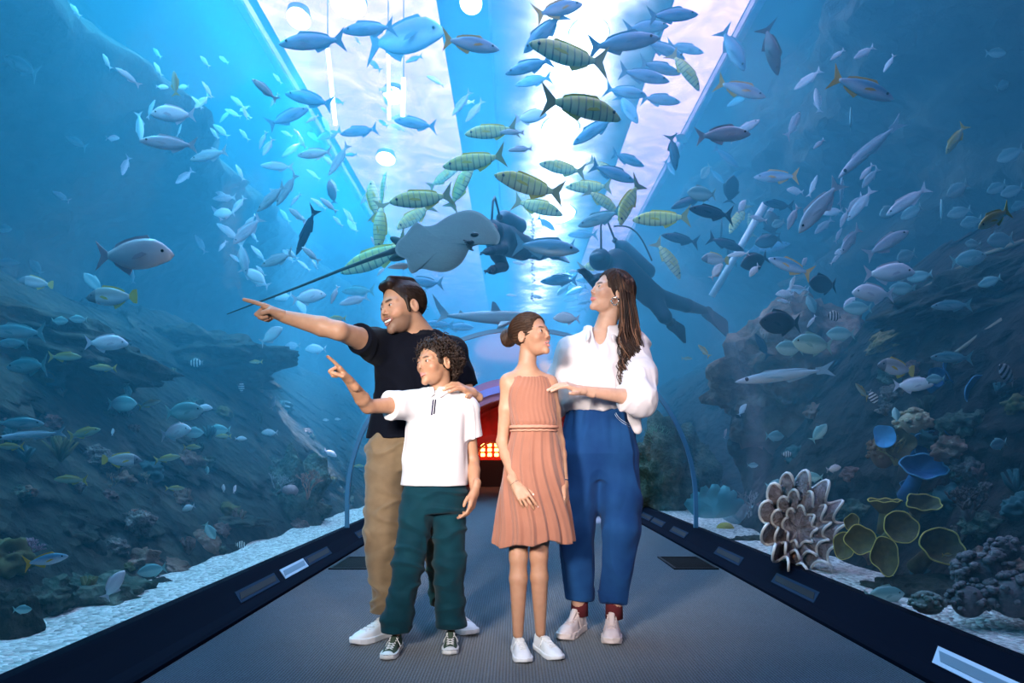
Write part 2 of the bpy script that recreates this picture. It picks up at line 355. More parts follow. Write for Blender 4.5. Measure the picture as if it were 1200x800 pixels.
for a_, b_, r_, lab in (((384, 58), (393, 146), .028, 'thin lit tube hanging in the water beside the left pale beam'), ((455, 62), (456, 140), .022, 'left one of two short lit tubes hanging above the stingray'), ((473, 92), (472, 136), .03, 'right one of two short lit tubes hanging above the stingray')):  # glowing tubes added to imitate reflection streaks in the vault
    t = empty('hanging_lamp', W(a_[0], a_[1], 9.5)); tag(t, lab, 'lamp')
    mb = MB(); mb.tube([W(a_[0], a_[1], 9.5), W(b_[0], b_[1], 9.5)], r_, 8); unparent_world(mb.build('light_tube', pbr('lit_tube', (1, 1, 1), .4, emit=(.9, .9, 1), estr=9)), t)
    mb = MB(); q_ = W(a_[0], a_[1], 9.5); mb.tube([q_, Vector((q_.x, q_.y, WZ+.3))], .008, 6); unparent_world(mb.build('cord', pbr('lamp_cord', (.2, .25, .3), .6)), t)  # hanger that goes with the added tube
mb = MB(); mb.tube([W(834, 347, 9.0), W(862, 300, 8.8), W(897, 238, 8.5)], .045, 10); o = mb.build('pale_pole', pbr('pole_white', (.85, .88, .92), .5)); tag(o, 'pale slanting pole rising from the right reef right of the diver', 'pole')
# ---- tank side walls (rock) and sand
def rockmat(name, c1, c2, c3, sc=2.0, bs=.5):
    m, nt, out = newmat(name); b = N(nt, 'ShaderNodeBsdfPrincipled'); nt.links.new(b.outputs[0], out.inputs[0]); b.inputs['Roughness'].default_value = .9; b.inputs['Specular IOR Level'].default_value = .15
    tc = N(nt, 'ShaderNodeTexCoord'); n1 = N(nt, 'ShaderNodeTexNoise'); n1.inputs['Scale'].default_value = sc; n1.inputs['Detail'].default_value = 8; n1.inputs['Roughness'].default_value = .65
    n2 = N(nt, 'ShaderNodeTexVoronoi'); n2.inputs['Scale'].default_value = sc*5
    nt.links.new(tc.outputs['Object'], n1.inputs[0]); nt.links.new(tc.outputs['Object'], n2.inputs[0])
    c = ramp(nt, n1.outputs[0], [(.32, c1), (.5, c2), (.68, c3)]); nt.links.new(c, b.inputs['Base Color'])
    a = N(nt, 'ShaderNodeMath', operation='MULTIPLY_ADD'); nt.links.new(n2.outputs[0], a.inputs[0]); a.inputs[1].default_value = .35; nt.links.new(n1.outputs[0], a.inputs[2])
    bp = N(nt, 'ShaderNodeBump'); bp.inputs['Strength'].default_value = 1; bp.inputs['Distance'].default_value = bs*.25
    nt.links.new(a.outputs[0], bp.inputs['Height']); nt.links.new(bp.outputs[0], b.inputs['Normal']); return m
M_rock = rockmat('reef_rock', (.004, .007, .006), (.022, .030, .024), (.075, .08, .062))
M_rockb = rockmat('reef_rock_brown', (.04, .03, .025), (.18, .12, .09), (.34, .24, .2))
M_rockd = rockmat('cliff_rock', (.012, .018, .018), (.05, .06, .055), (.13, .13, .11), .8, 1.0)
def sheet(fn, nu, nv):
    V = [fn(i/nu, j/nv) for j in range(nv+1) for i in range(nu+1)]
    return V, [(j*(nu+1)+i, j*(nu+1)+i+1, (j+1)*(nu+1)+i+1, (j+1)*(nu+1)+i) for j in range(nv) for i in range(nu)]
def fbm(v, H=.9, o=5): return mnoise.fractal(Vector(v), H, 2.0, o)
def wallfn(side):
    def f(u, v):
        y = Y0T+(TY1-Y0T)*(u**1.3); z = -.2+(WZ+.4)*v
        if side < 0:
            top = 4.6
            x = 6.2-1.9*math.exp(-((z-5.0)/.8)**2) + .6*fbm((y*.25, z*.7, 3)) + .25*fbm((y*.9, z*1.6, 9))
        else:
            x = 5.6-1.9*math.exp(-((z-6.0)/1.3)**2)-.6*math.exp(-((z-3.6)/.6)**2) + .8*fbm((y*.22, z*.9, 13)) + .3*fbm((y*.7, z*2.2, 19))
        return (side*min(7.4, max(3.0, x)), y, z)
    return f
for sx, nm in ((-1, 'wall_left'), (1, 'wall_right')):
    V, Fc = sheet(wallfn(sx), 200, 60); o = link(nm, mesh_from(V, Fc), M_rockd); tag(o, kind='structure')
V = [(TX0, TY1-.1, -.2), (TX1, TY1-.1, -.2), (TX1, TY1-.1, WZ+.6), (TX0, TY1-.1, WZ+.6)]
o = link('wall_back', mesh_from(V, [(0, 1, 2, 3)]), pbr('back_blue', (.02, .14, .3), .9), smooth=False); tag(o, kind='structure')
# sand: pale gravel strips rising to the reef
def sand_mat():
    m, nt, out = newmat('pale_gravel'); b = N(nt, 'ShaderNodeBsdfPrincipled'); nt.links.new(b.outputs[0], out.inputs[0]); b.inputs['Roughness'].default_value = .95
    tc = N(nt, 'ShaderNodeTexCoord'); v = N(nt, 'ShaderNodeTexVoronoi'); v.inputs['Scale'].default_value = 38; nt.links.new(tc.outputs['Object'], v.inputs[0])
    c = ramp(nt, v.outputs['Color'], [(.1, (.35, .36, .34)), (.5, (.72, .72, .68)), (.9, (.95, .94, .9))]); nt.links.new(c, b.inputs['Base Color'])
    bp = N(nt, 'ShaderNodeBump'); bp.inputs['Strength'].default_value = 1; bp.inputs['Distance'].default_value = .03; bp.invert = True
    nt.links.new(v.outputs['Distance'], bp.inputs['Height']); nt.links.new(bp.outputs[0], b.inputs['Normal']); return m
M_sand = sand_mat()
for sx, lab in ((-1, 'left'), (1, 'right')):
    def sf(u, v):
        x = TR+.015+(5.8)*(u**1.6); y = Y0T+.03+(YE+4)*(v)
        z = SAND+.03*(fbm((x*1.5, y*1.5, 2))) + .10*max(0, x-2.4) + .02
        return (sx*x, y, z)
    V, Fc = sheet(sf, 60, 160); o = link('gravel_bed', mesh_from(V, Fc), M_sand); tag(o, 'pale gravel seabed along the %s side of the tunnel' % lab, 'gravel', kind='stuff')
V, Fc = sheet(lambda u, v: (TX0+(TX1-TX0)*u, YE+.05+(TY1-YE)*v, .4+.3*fbm((u*8, v*8, 1))), 40, 30); o = link('gravel_bed', mesh_from(V, Fc), M_sand); tag(o, 'pale gravel seabed far behind the tunnel end', 'gravel', kind='stuff')
# ================================================================ implicit modelling (numpy surface nets)
f32 = np.float32
def A3(v): return np.array(tuple(v), dtype=f32)
def smin(a, b, k):
    if k <= 0: return np.minimum(a, b)
    h = np.clip(.5+.5*(b-a)/k, 0, 1); return b*(1-h)+a*h-k*h*(1-h)
def smax(a, b, k): return -smin(-a, -b, k)
def dsph(p, c, r): return np.linalg.norm(p-A3(c), axis=1)-r
def dcap(p, a, b, ra, rb, flat=None, fs=1.0):
    a = A3(a); b = A3(b); q = p-a; ba = b-a
    if flat is not None:
        n = A3(flat); n = n/np.linalg.norm(n); q = q+np.outer(q@n, n)*(1/fs-1); ba = ba+n*(ba@n)*(1/fs-1)
    t = np.clip(q@ba/(ba@ba+1e-12), 0, 1); d = np.linalg.norm(q-t[:, None]*ba, axis=1)-(ra+(rb-ra)*t)
    return d*(fs if flat is not None and fs < 1 else 1)
def dell(p, c, r, R=None):
    q = p-A3(c)
    if R is not None: q = q@np.array(R, dtype=f32)     # R columns = local axes in world
    r = A3(r); k0 = np.linalg.norm(q/r, axis=1); k1 = np.linalg.norm(q/(r*r), axis=1)+1e-9
    return k0*(k0-1)/k1
def chain(p, pts, rs, k=.0, flat=None, fs=1.0):
    d = None
    for i in range(len(pts)-1):
        e = dcap(p, pts[i], pts[i+1], rs[i], rs[i+1], flat, fs); d = e if d is None else smin(d, e, k)
    return d
def dloft(p, secs, side, fwd, off=0.0, pw=2.3, cap=.02):
    """secs: (z, cx, cy, half width, half depth) stacked along z"""
    S = np.array(secs, dtype=f32); z = p[:, 2]
    zz = np.clip(z, S[0, 0], S[-1, 0])
    cx = np.interp(zz, S[:, 0], S[:, 1]); cyy = np.interp(zz, S[:, 0], S[:, 2])
    a = np.interp(zz, S[:, 0], S[:, 3])+off; b = np.interp(zz, S[:, 0], S[:, 4])+off
    qx = p[:, 0]-cx; qy = p[:, 1]-cyy
    u = (qx*side[0]+qy*side[1])/a; v = (qx*fwd[0]+qy*fwd[1])/b
    r = (np.abs(u)**pw+np.abs(v)**pw)**(1/pw)
    d = (r-1)*np.minimum(a, b)
    dz = np.maximum(S[0, 0]-z, z-S[-1, 0])
    return smax(d, dz, cap).astype(f32)
_rs = np.random.RandomState(5); _K = _rs.randn(24, 3).astype(f32); _K /= np.linalg.norm(_K, axis=1)[:, None]; _PH = _rs.rand(24).astype(f32)*6.28
def nz(p, s, st=(1, 1, 1), n=8, o=0):
    q = p*A3(st)*s; w = np.stack([np.sin(q@_K[(o+20) % 24]*1.3+1), np.sin(q@_K[(o+21) % 24]*1.3+2), np.sin(q@_K[(o+22) % 24]*1.3)], 1)*.7
    q = q+w; r = 0
    for i in range(n): r = r+np.sin(q@_K[(i+o) % 24]*(1+.35*i)+_PH[(i+o) % 24])*(1/(1+.3*i))
    return (r/2.6).astype(f32)
def ridges(p, s, st=(1, 1, 1), o=0): return 1-np.abs(nz(p, s, st, 5, o))*1.6
def sdf_arrays(fn, lo, hi, h, slack=1.4):
    lo = np.array(lo, dtype=f32); hi = np.array(hi, dtype=f32); s = 6
    nc = np.maximum(1, np.ceil((hi-lo)/(h*s)).astype(int)); n = nc*s+1
    def ev(P):
        out = np.empty(len(P), dtype=f32)
        for i in range(0, len(P), 300000): out[i:i+300000] = fn(P[i:i+300000])
        return out
    gx, gy, gz = np.meshgrid(*[np.arange(c+1) for c in nc], indexing='ij')
    Pc = np.stack([gx, gy, gz], -1).reshape(-1, 3).astype(f32)*(h*s)+lo
    dc = ev(Pc).reshape(nc+1)
    m = None
    for a in (0, 1):
        for b in (0, 1):
            for c in (0, 1):
                q = np.abs(dc[a:nc[0]+a, b:nc[1]+b, c:nc[2]+c]); m = q if m is None else np.minimum(m, q)
    act = m < h*s*slack
    D = np.full(n, np.nan, dtype=f32); mask = np.zeros(n, bool)
    I = np.argwhere(act)
    rng = np.arange(s+1); ox, oy, oz = [g.ravel() for g in np.meshgrid(rng, rng, rng, indexing='ij')]
    X = (I[:, 0:1]*s+ox).ravel(); Y = (I[:, 1:2]*s+oy).ravel(); Z = (I[:, 2:3]*s+oz).ravel()
    mask[X, Y, Z] = True
    G = np.argwhere(mask)
    D[mask] = ev(G.astype(f32)*h+lo)
    with np.errstate(invalid='ignore'):
        ins = D < 0; ok = ~np.isnan(D)
        cellok = np.ones(n-1, bool); cnt = np.zeros(n-1, np.int8)
        for a in (0, 1):
            for b in (0, 1):
                for c in (0, 1):
                    sl = (slice(a, n[0]-1+a), slice(b, n[1]-1+b), slice(c, n[2]-1+c)); cellok &= ok[sl]; cnt += ins[sl]
    cell = cellok & (cnt > 0) & (cnt < 8)
    C = np.argwhere(cell); idx = np.full(n-1, -1, np.int32); idx[cell] = np.arange(len(C))
    acc = np.zeros((len(C), 3), f32); num = np.zeros(len(C), f32)
    corners = [(a, b, c) for a in (0, 1) for b in (0, 1) for c in (0, 1)]
    dv = {q: D[C[:, 0]+q[0], C[:, 1]+q[1], C[:, 2]+q[2]] for q in corners}
    for q in corners:
        for ax in range(3):
            if q[ax]: continue
            r = list(q); r[ax] = 1; r = tuple(r); d0, d1 = dv[q], dv[r]
            x = (d0 < 0) != (d1 < 0); t = np.where(x, d0/(d0-d1+1e-20*(d0 == d1)), 0)
            pt = np.tile(np.array(q, f32), (len(C), 1)); pt[:, ax] = t
            acc[x] += pt[x]; num[x] += 1
    V = (C+acc/np.maximum(num, 1)[:, None])*h+lo
    Fs = []
    for ax in range(3):
        o = [slice(1, n[i]-1) for i in range(3)]; o[ax] = slice(0, n[ax]-1)
        o2 = list(o); o2[ax] = slice(1, n[ax])
        a0 = ins[tuple(o)]; a1 = ins[tuple(o2)]; okk = ok[tuple(o)] & ok[tuple(o2)]
        E = np.argwhere((a0 != a1) & okk)
        off = np.array([1, 1, 1]); off[ax] = 0; E = E+off
        u, v = [(1, 2), (2, 0), (0, 1)][ax]
        def ci(du, dv_):
            q = E.copy(); q[:, u] += du; q[:, v] += dv_; return idx[q[:, 0], q[:, 1], q[:, 2]]
        quad = np.stack([ci(-1, -1), ci(0, -1), ci(0, 0), ci(-1, 0)], 1)
        inside0 = ins[E[:, 0], E[:, 1], E[:, 2]]
        quad[~inside0] = quad[~inside0][:, ::-1]
        Fs.append(quad[(quad >= 0).all(1)])
    return V.astype(f32), np.concatenate(Fs)
def np_mesh(V, Q, name='m'):
    me = bpy.data.meshes.new(name); me.vertices.add(len(V)); me.vertices.foreach_set('co', np.ascontiguousarray(V, dtype=f32).ravel())
    k = Q.shape[1]; me.loops.add(len(Q)*k); me.polygons.add(len(Q)); me.loops.foreach_set('vertex_index', Q.astype(np.int32).ravel())
    me.polygons.foreach_set('loop_start', np.arange(0, len(Q)*k, k, dtype=np.int32)); me.update(calc_edges=True); return me
def sdf_obj(name, regions, mat, parent=None, color=None):
    """regions: list of (fn, lo, hi, h)"""
    Vs = []; Qs = []; n = 0
    for fn, lo, hi, h in regions:
        V, Q = sdf_arrays(fn, lo, hi, h); Vs.append(V); Qs.append(Q+n); n += len(V)
    V = np.concatenate(Vs); Q = np.concatenate(Qs); me = np_mesh(V, Q, name)
    if color is not None:
        at = me.color_attributes.new('tint', 'FLOAT_COLOR', 'POINT'); c = np.ones((len(V), 4), f32); c[:, :3] = color(V); at.data.foreach_set('color', c.ravel())
    o = link(name, me, mat, None)
    if parent: unparent_world(o, parent)
    return o
def bbox(pts, m):
    P = np.array([tuple(p) for p in pts]); return P.min(0)-m, P.max(0)+m
def frame(fwd, up=(0, 0, 1)):
    """columns: x=left-hand side of the person (person's right is -x)... y=forward, z=up"""
    f = np.array(fwd, float); f /= np.linalg.norm(f); u = np.array(up, float); x = np.cross(f, u); x /= np.linalg.norm(x); z = np.cross(x, f)
    return np.stack([x, f, z], 1).astype(f32)     # x = person's right
# ---- head in local coords (x = person's right, y = face forward, z = up), metres for an adult head 0.235 high
def head_sdf(q, P):
    jw = P.get('jaw', 1.0); no = P.get('nose', 1.0)
    d = dell(q, (0, -.018, .036), (.074, .097, .084))
    d = smin(d, dell(q, (0, .018, -.012), (.064*min(jw, 1.03), .074, .078)), .02)
    d = smin(d, dell(q, (0, .028, -.062), (.050*jw, .052, .045)), .022)
    d = smin(d, dsph(q, (0, .070, -.098), .017*jw), .022)
    ax = np.abs(q[:, 0]); qm = q.copy(); qm[:, 0] = ax
    d = smin(d, dsph(qm, (.040, .056, -.024), .022), .022)                         # cheeks
    if P.get('smile'): d = smin(d, dsph(qm, (.034, .072, -.040), .014), .012)
    d = smin(d, dcap(qm, (.006, .081, .019), (.046, .066, .018), .010, .008), .014)  # brows
    d = smax(d, -dsph(qm, (.031, .101, .000), .0165), .010)                          # sockets
    lid = dsph(qm, (.031, .0735, -.001), .0150)
    op = dell(qm, (.0312, .0925, -.001), (.0132, .0135, P.get('eye', .0050)))
    lid = smax(lid, -op, .001)
    d = smin(d, lid, .003)
    d = smin(d, chain(q, [(0, .082, .012), (0, .0935, -.010), (0, .1015+.003*(no-1)*10*.3, -.0285)], [.0062, .0064, .0076*no], .004), .007)
    d = smin(d, dell(qm, (.0102*no, .0915, -.0335), (.0060*no, .0085, .0056)), .004)
    d = smax(d, -dsph(qm, (.0055, .0965, -.0405), .0026), .0015)
    # lips
    mo = P.get('open', 0.0); mw = P.get('mouth', .024); up = P.get('curl', 0.0)
    if mo > 0:
        cut = dell(qm, (0, .097, -.063-mo*.3+up*.3), (mw*.92, .024, mo)) ; bend = up*(qm[:, 0]/mw)**2
        qb = qm.copy(); qb[:, 2] -= bend; cut = dell(qb, (0, .097, -.064-mo*.25), (mw*.95, .020, mo))
    qb = qm.copy(); qb[:, 2] -= up*(qm[:, 0]/mw)**2; qb[:, 1] += .010*(qm[:, 0]/mw)**2
    d = smin(d, chain(qb, [(0, .0925, -.0585+mo*.6), (mw, .0885, -.0625)], [.0048, .0022], .002), .004)
    d = smin(d, chain(qb, [(0, .0905, -.0690-mo*1.2), (mw*.95, .0870, -.0645)], [.0058, .0022], .002), .004)
    if mo > 0: d = smax(d, -cut, .0015)
    else: d = smax(d, -chain(qb, [(0, .100, -.0637), (mw*1.0, .092, -.0637)], [.0016, .0010]), .002)
    # ears
    R = np.array(Matrix.Rotation(math.radians(18), 3, 'Z') @ Matrix.Rotation(math.radians(-12), 3, 'X'))
    e = dell(qm, (.0755, -.010, -.004), (.008, .018, .0285), R)
    e = smax(e, -dell(qm, (.0840, -.006, .001), (.008, .011, .018), R), .003)
    d = smin(d, e, .006)
    return d
def head_tint(q, P, base):
    c = np.tile(np.array(base, f32), (len(q), 1)); qm = q.copy(); qm[:, 0] = np.abs(q[:, 0])
    mo = P.get('open', 0.0); mw = P.get('mouth', .024); up = P.get('curl', 0.0)
    qb = qm.copy(); qb[:, 2] -= up*(qm[:, 0]/mw)**2; qb[:, 1] += .010*(qm[:, 0]/mw)**2
    dl = np.minimum(chain(qb, [(0, .0925, -.0585+mo*.6), (mw, .0885, -.0625)], [.0048, .0022]), chain(qb, [(0, .0905, -.0690-mo*1.2), (mw*.95, .0870, -.0645)], [.0058, .0022]))
    w = np.clip((.0022-dl)/.0022, 0, 1)[:, None]; c = c*(1-w)+np.array(P.get('lip', (.45, .12, .11)), f32)*w
    ck = np.exp(-((qm[:, 0]-.042)**2+(q[:, 1]-.07)**2+(q[:, 2]+.03)**2)/.0007)[:, None]; c = c*(1-.35*ck)+np.array((base[0]*1.02, base[1]*.72, base[2]*.66), f32)*.35*ck
    if P.get('beard'):
        b = np.clip((-.030-q[:, 2]+.25*(q[:, 1]-.03)*0)/.018, 0, 1)*np.clip((q[:, 1]+.012)/.02, 0, 1)*(q[:, 2] > -.13)
        b = b*np.clip((np.linalg.norm((qm-A3((0.045, .075, -.03)))/A3((.03, .03, .026)), axis=1)-.8)*3, 0, 1)
        b = b*(1-w[:, 0])*P['beard']; c = c*(1-b[:, None])+np.array((.07, .045, .035), f32)*b[:, None]
    bz = qm.copy(); sl = .012+P.get('brow', .0); db = chain(bz, [(.012, .088, .0165+P.get('brow', 0)), (.030, .084, .0215+P.get('brow', 0)), (.048, .066, .0165+P.get('brow', 0))], [.0030*P.get('bw', 1), .0030*P.get('bw', 1), .0012])
    w = np.clip((.003-db)/.003, 0, 1)[:, None]*.9; c = c*(1-w)+np.array(P.get('browc', (.02, .012, .008)), f32)*w
    # lash line
    dl2 = np.abs(dell(qm, (.0312, .0925, -.001), (.0132, .0135, P.get('eye', .0050)))); w = (np.clip((.0022-dl2)/.0022, 0, 1)*(q[:, 2] > -.0015)*(q[:, 1] > .06))[:, None]; c = c*(1-w)+np.array((.03, .02, .015), f32)*w
    return c
# ---- hand: origin wrist, +y to the finger tips, +x towards the thumb, +z back of the hand
def hand_bones(pose):
    rt = math.radians
    K = [(.030, .088), (.010, .092), (-.010, .088), (-.028, .080)]
    L = [(.042, .025, .020), (.046, .029, .021), (.043, .027, .020), (.034, .020, .018)]
    curls = {'point': [(4, 4, 2), (72, 95, 50), (78, 98, 52), (82, 98, 52)], 'relax': [(18, 24, 14), (24, 30, 18), (28, 34, 20), (32, 36, 20)],
             'rest': [(20, 18, 8), (22, 20, 10), (24, 22, 10), (26, 22, 10)], 'flat': [(8, 10, 6), (8, 10, 6), (10, 12, 6), (12, 12, 6)]}[pose]
    spread = [6, 1, -4, -10] if pose in ('rest', 'flat') else [3, 0, -3, -6]
    out = []
    for (kx, ky), ls, cs, sp in zip(K, L, curls, spread):
        p = Vector((kx, ky, .002)); pts = [p.copy()]; ang = 0
        for l, c in zip(ls, cs):
            ang -= rt(c); d = Vector((math.sin(rt(sp))*math.cos(ang), math.cos(rt(sp))*math.cos(ang), math.sin(ang))); p = p+d*l; pts.append(p.copy())
        out.append(pts)
    if pose == 'point': th = [Vector((.022, .022, -.006)), Vector((.040, .052, -.020)), Vector((.030, .078, -.034)), Vector((.014, .094, -.040))]
    elif pose == 'relax': th = [Vector((.022, .022, -.006)), Vector((.042, .048, -.018)), Vector((.050, .074, -.024)), Vector((.050, .096, -.026))]
    else: th = [Vector((.022, .022, -.004)), Vector((.046, .044, -.012)), Vector((.062, .066, -.014)), Vector((.070, .086, -.016))]
    return out, th
def hand_sdf(q, pose, thin=1.0):
    fs, th = hand_bones(pose); d = None
    for (kx, ky), r in zip([(.030, .088), (.010, .092), (-.010, .088), (-.028, .080)], (.0125, .0125, .012, .011)):
        e = dcap(q, (kx*.55, .004, 0), (kx, ky, 0), .016*thin, r*thin); d = e if d is None else smin(d, e, .010)
    d = smin(d, dcap(q, (0, -.05, 0), (0, .01, 0), .0275*thin, .0245*thin, (0, 0, 1), .86), .014)
    d = smin(d, dcap(q, (.018, .02, -.008), (.034, .05, -.014), .017*thin, .014*thin), .012)
    for pts, r in zip(fs, (.0088, .009, .0086, .0076)):
        d = smin(d, chain(q, pts, [r*1.04*thin, r*thin, r*.93*thin, r*.78*thin], .0015), .0028)
    d = smin(d, chain(q, th, [.013*thin, .0112*thin, .0100*thin, .0080*thin], .002), .004)
    return d
def limb_frame(y, z):
    """columns x,y,z with y along the hand, z = back of the hand"""
    y = np.array(y, float); y /= np.linalg.norm(y); z = np.array(z, float); z = z-y*(z@y); z /= np.linalg.norm(z); x = np.cross(y, z)
    return np.stack([x, y, z], 1).astype(f32)
class Hand:
    def __init__(s, wrist, tip, back, thumb, pose, scale=1.0, thin=1.0):
        s.w = A3(wrist); s.R = limb_frame(np.array(tip, float)-np.array(wrist, float), back); s.pose = pose; s.s = scale; s.thin = thin
        s.mx = 1.0 if (s.R[:, 0] @ np.array(thumb, f32)) > 0 else -1.0
        s.tip = s.w+s.R[:, 1]*.19*scale
    def loc(s, p):
        q = ((p-s.w)@s.R)/s.s; q[:, 0] *= s.mx; return q
    def sdf(s, p): return hand_sdf(s.loc(p), s.pose, s.thin)*s.s
    def out(s, v):   # local point -> world
        return s.w+s.R@np.array((v[0]*s.mx, v[1], v[2]), f32)*s.s
def nails(hand, mat, root, name='fingernail'):
    fs, th = hand_bones(hand.pose)
    for pts in fs+[th]:
        a, b = pts[-2], pts[-1]; t = (b-a).normalized(); up = Vector((0, 0, 1)); up = (up-t*up.dot(t)); up.normalize()
        c = b-t*.003+up*.0062; sd = t.cross(up); M = Matrix((sd, t, up)).transposed()
        v = MB(); v.ball(c, (.0052, .0068, .0016), 10, 6, M); o = MB().add([hand.out(x) for x in v.v], v.f).build(name, mat); unparent_world(o, root)
class Person:
    """joints in world coordinates; img-left/right sides are called a and b"""
    def __init__(s, **k): s.__dict__.update(k); s.HR = frame(s.face, s.hup); s.hc = A3(s.head)
    def hloc(s, p): return ((p-s.hc)@s.HR)/s.hs
    def hw(s, v): return Vector(tuple(s.hc+s.HR@np.array(v, f32)*s.hs))
    def d_head(s, p): return head_sdf(s.hloc(p), s.P)*s.hs
    def d_neck(s, p):
        jaw = s.hw((0, -.030, -.045)); return dcap(p, s.neck, jaw, s.nr*1.08, s.nr)
    def d_torso(s, p, off=0.0): return dloft(p, s.secs, s.side, s.fwd, off)
    def d_sh(s, p, off=0.0):
        n = A3(s.neck); d = None
        for sh in (s.sa, s.sb):
            e = dcap(p, n+(A3(sh)-n)*.15-np.array((0, 0, .01), f32), A3(sh)+np.array((0, 0, -.004), f32), s.nr*.85+off, s.dr+off); d = e if d is None else smin(d, e, .03)
        return d
    def d_arm(s, p, side, off=0.0, upto=1.0):
        sh, el, wr = (s.sa, s.ea, s.wa) if side == 'a' else (s.sb, s.eb, s.wb)
        sh, el, wr = A3(sh), A3(el), A3(wr); a = s.ar
        m = sh+(el-sh)*.45; d = chain(p, [sh, m, el], [a*1.12+off, a*1.00+off, a*.76+off], .01)
        if upto > 1: 
            f = el+(wr-el)*.30; d = smin(d, chain(p, [el, f, wr], [a*.74+off, a*.84+off, a*.54+off], .01), .02)
        return d
    def d_legs(s, p, off=0.0):
        d = None
        for h, k, an in ((s.ha, s.ka, s.aa), (s.hb, s.kb, s.ab)):
            h, k, an = A3(h), A3(k), A3(an); c = k+(an-k)*.28; l = s.lr
            e = chain(p, [h, k], [l*1.25+off, l*.78+off], 0); e = smin(e, chain(p, [k, c, an], [l*.72+off, l*.80+off, l*.46+off], .01), .02)
            d = e if d is None else smin(d, e, .01)
        return d
    def d_body(s, p):
        d = s.d_torso(p); d = smin(d, s.d_sh(p), .03); d = smin(d, s.d_neck(p), .025)
        for sd in 'ab': d = smin(d, s.d_arm(p, sd, 0, 2), .02)
        d = smin(d, s.d_legs(p), .03)
        return d
    def build_body(s, root, mat, h=.005, hh=.0022):
        J = [s.neck, s.sa, s.sb, s.ea, s.eb, s.wa, s.wb, s.ha, s.hb, s.ka, s.kb, s.aa, s.ab]
        def body(p):
            d = s.d_body(p)
            jc = s.hw((0, -.02, -.05)); d = smin(d, s.d_head(p), .012*s.hs) if True else d
            return d
        # the trunk stops where the fine head begins; both use the same distance so the surfaces meet
        hlo, hhi = s.hc-.165*s.hs, s.hc+.165*s.hs; hlo = hlo.copy(); hlo[2] = min(s.hc[2]-.13*s.hs, s.hc[2]-.13*s.hs)
        lo, hi = bbox(J, .13)
        hands = [s.hna, s.hnb]
        def lower(p): return smax(body(p), p[:, 2]-(hlo[2]+.012), .0)
        def upper(p): return body(p)
        def uhead(p): return np.maximum(smin(s.d_head(p), s.d_neck(p), .012*s.hs), hlo[2]-p[:, 2])
        def trunk(p): return s.d_body(p)
        regs = [(trunk, lo, hi, h), (uhead, hlo-.002, hhi, hh)]
        for hn in hands:
            pts = [hn.w, hn.tip, hn.out((.07, .08, 0)), hn.out((-.05, .08, 0)), hn.out((0, .1, -.09)), hn.out((0, -.05, 0)), hn.out((0, .08, .02))]
            l2, h2 = bbox(pts, .02); regs.append((hn.sdf, l2, h2, hh))
        sk = np.array(s.skin, f32)
        def col(V):
            c = np.tile(sk, (len(V), 1)); q = s.hloc(V); m = (np.abs(q) < .16).all(1); c[m] = head_tint(q[m], s.P, s.skin); return c
        return sdf_obj('body', regs, mat, root, col)
def skin_mat(name, rough=.5):
    m, nt, out = newmat(name); b = N(nt, 'ShaderNodeBsdfPrincipled'); nt.links.new(b.outputs[0], out.inputs[0])
    a = N(nt, 'ShaderNodeVertexColor'); a.layer_name = 'tint'; tc = N(nt, 'ShaderNodeTexCoord'); n = N(nt, 'ShaderNodeTexNoise'); n.inputs['Scale'].default_value = 35; n.inputs['Detail'].default_value = 3
    nt.links.new(tc.outputs['Object'], n.inputs[0]); c = ramp(nt, n.outputs[0], [(.3, (.90, .86, .85)), (.7, (1, 1, 1))])
    mx = N(nt, 'ShaderNodeMix', data_type='RGBA', blend_type='MULTIPLY'); mx.inputs[0].default_value = 1; nt.links.new(a.outputs[0], mx.inputs[6]); nt.links.new(c, mx.inputs[7])
    nt.links.new(mx.outputs[2], b.inputs['Base Color']); b.inputs['Roughness'].default_value = rough; b.inputs['Specular IOR Level'].default_value = .42
    b.inputs['Subsurface Weight'].default_value = .12; b.inputs['Subsurface Radius'].default_value = (1, .35, .2); b.inputs['Subsurface Scale'].default_value = .008
    return m
def eyes(ps, root, iris=(.05, .025, .012), look=(0, 1, 0)):
    lk = Vector(look).normalized(); k = 0
    for sx in (-1, 1):
        c = Vector((.031*sx, .0735, -.001)); M = Matrix(tuple(tuple(float(x) for x in r) for r in ps.HR))
        mb = MB(); mb.ball(c, .0136, 16, 12); o = MB().add([ps.hw(v) for v in mb.v], mb.f).build('eye', M_eyew); unparent_world(o, root)
        q = lk.to_track_quat('Z', 'Y').to_matrix(); mb = MB(); mb.ball(c+lk*.0092, (.0074, .0074, .0052), 16, 10, q)
        i = MB().add([ps.hw(v) for v in mb.v], mb.f).build('iris', pbr('iris', iris, .15)); i.parent = o; i.matrix_parent_inverse = o.matrix_parent_inverse.inverted() if False else Matrix.Identity(4)
M_eyew = pbr('eye_white', (.42, .40, .39), .35)
def strands(name, curves, r, mat, root=None, n=4, flat=.6):
    mb = MB()
    for c in curves:
        m = len(c)-1; mb.tube(c, [r*(1-.75*(i/m)**3)*(.5+.5*min(1, i/(.15*m+1e-6))) for i in range(m+1)], n, True, flat)
    o = mb.build(name, mat)
    if root: unparent_world(o, root)
    return o
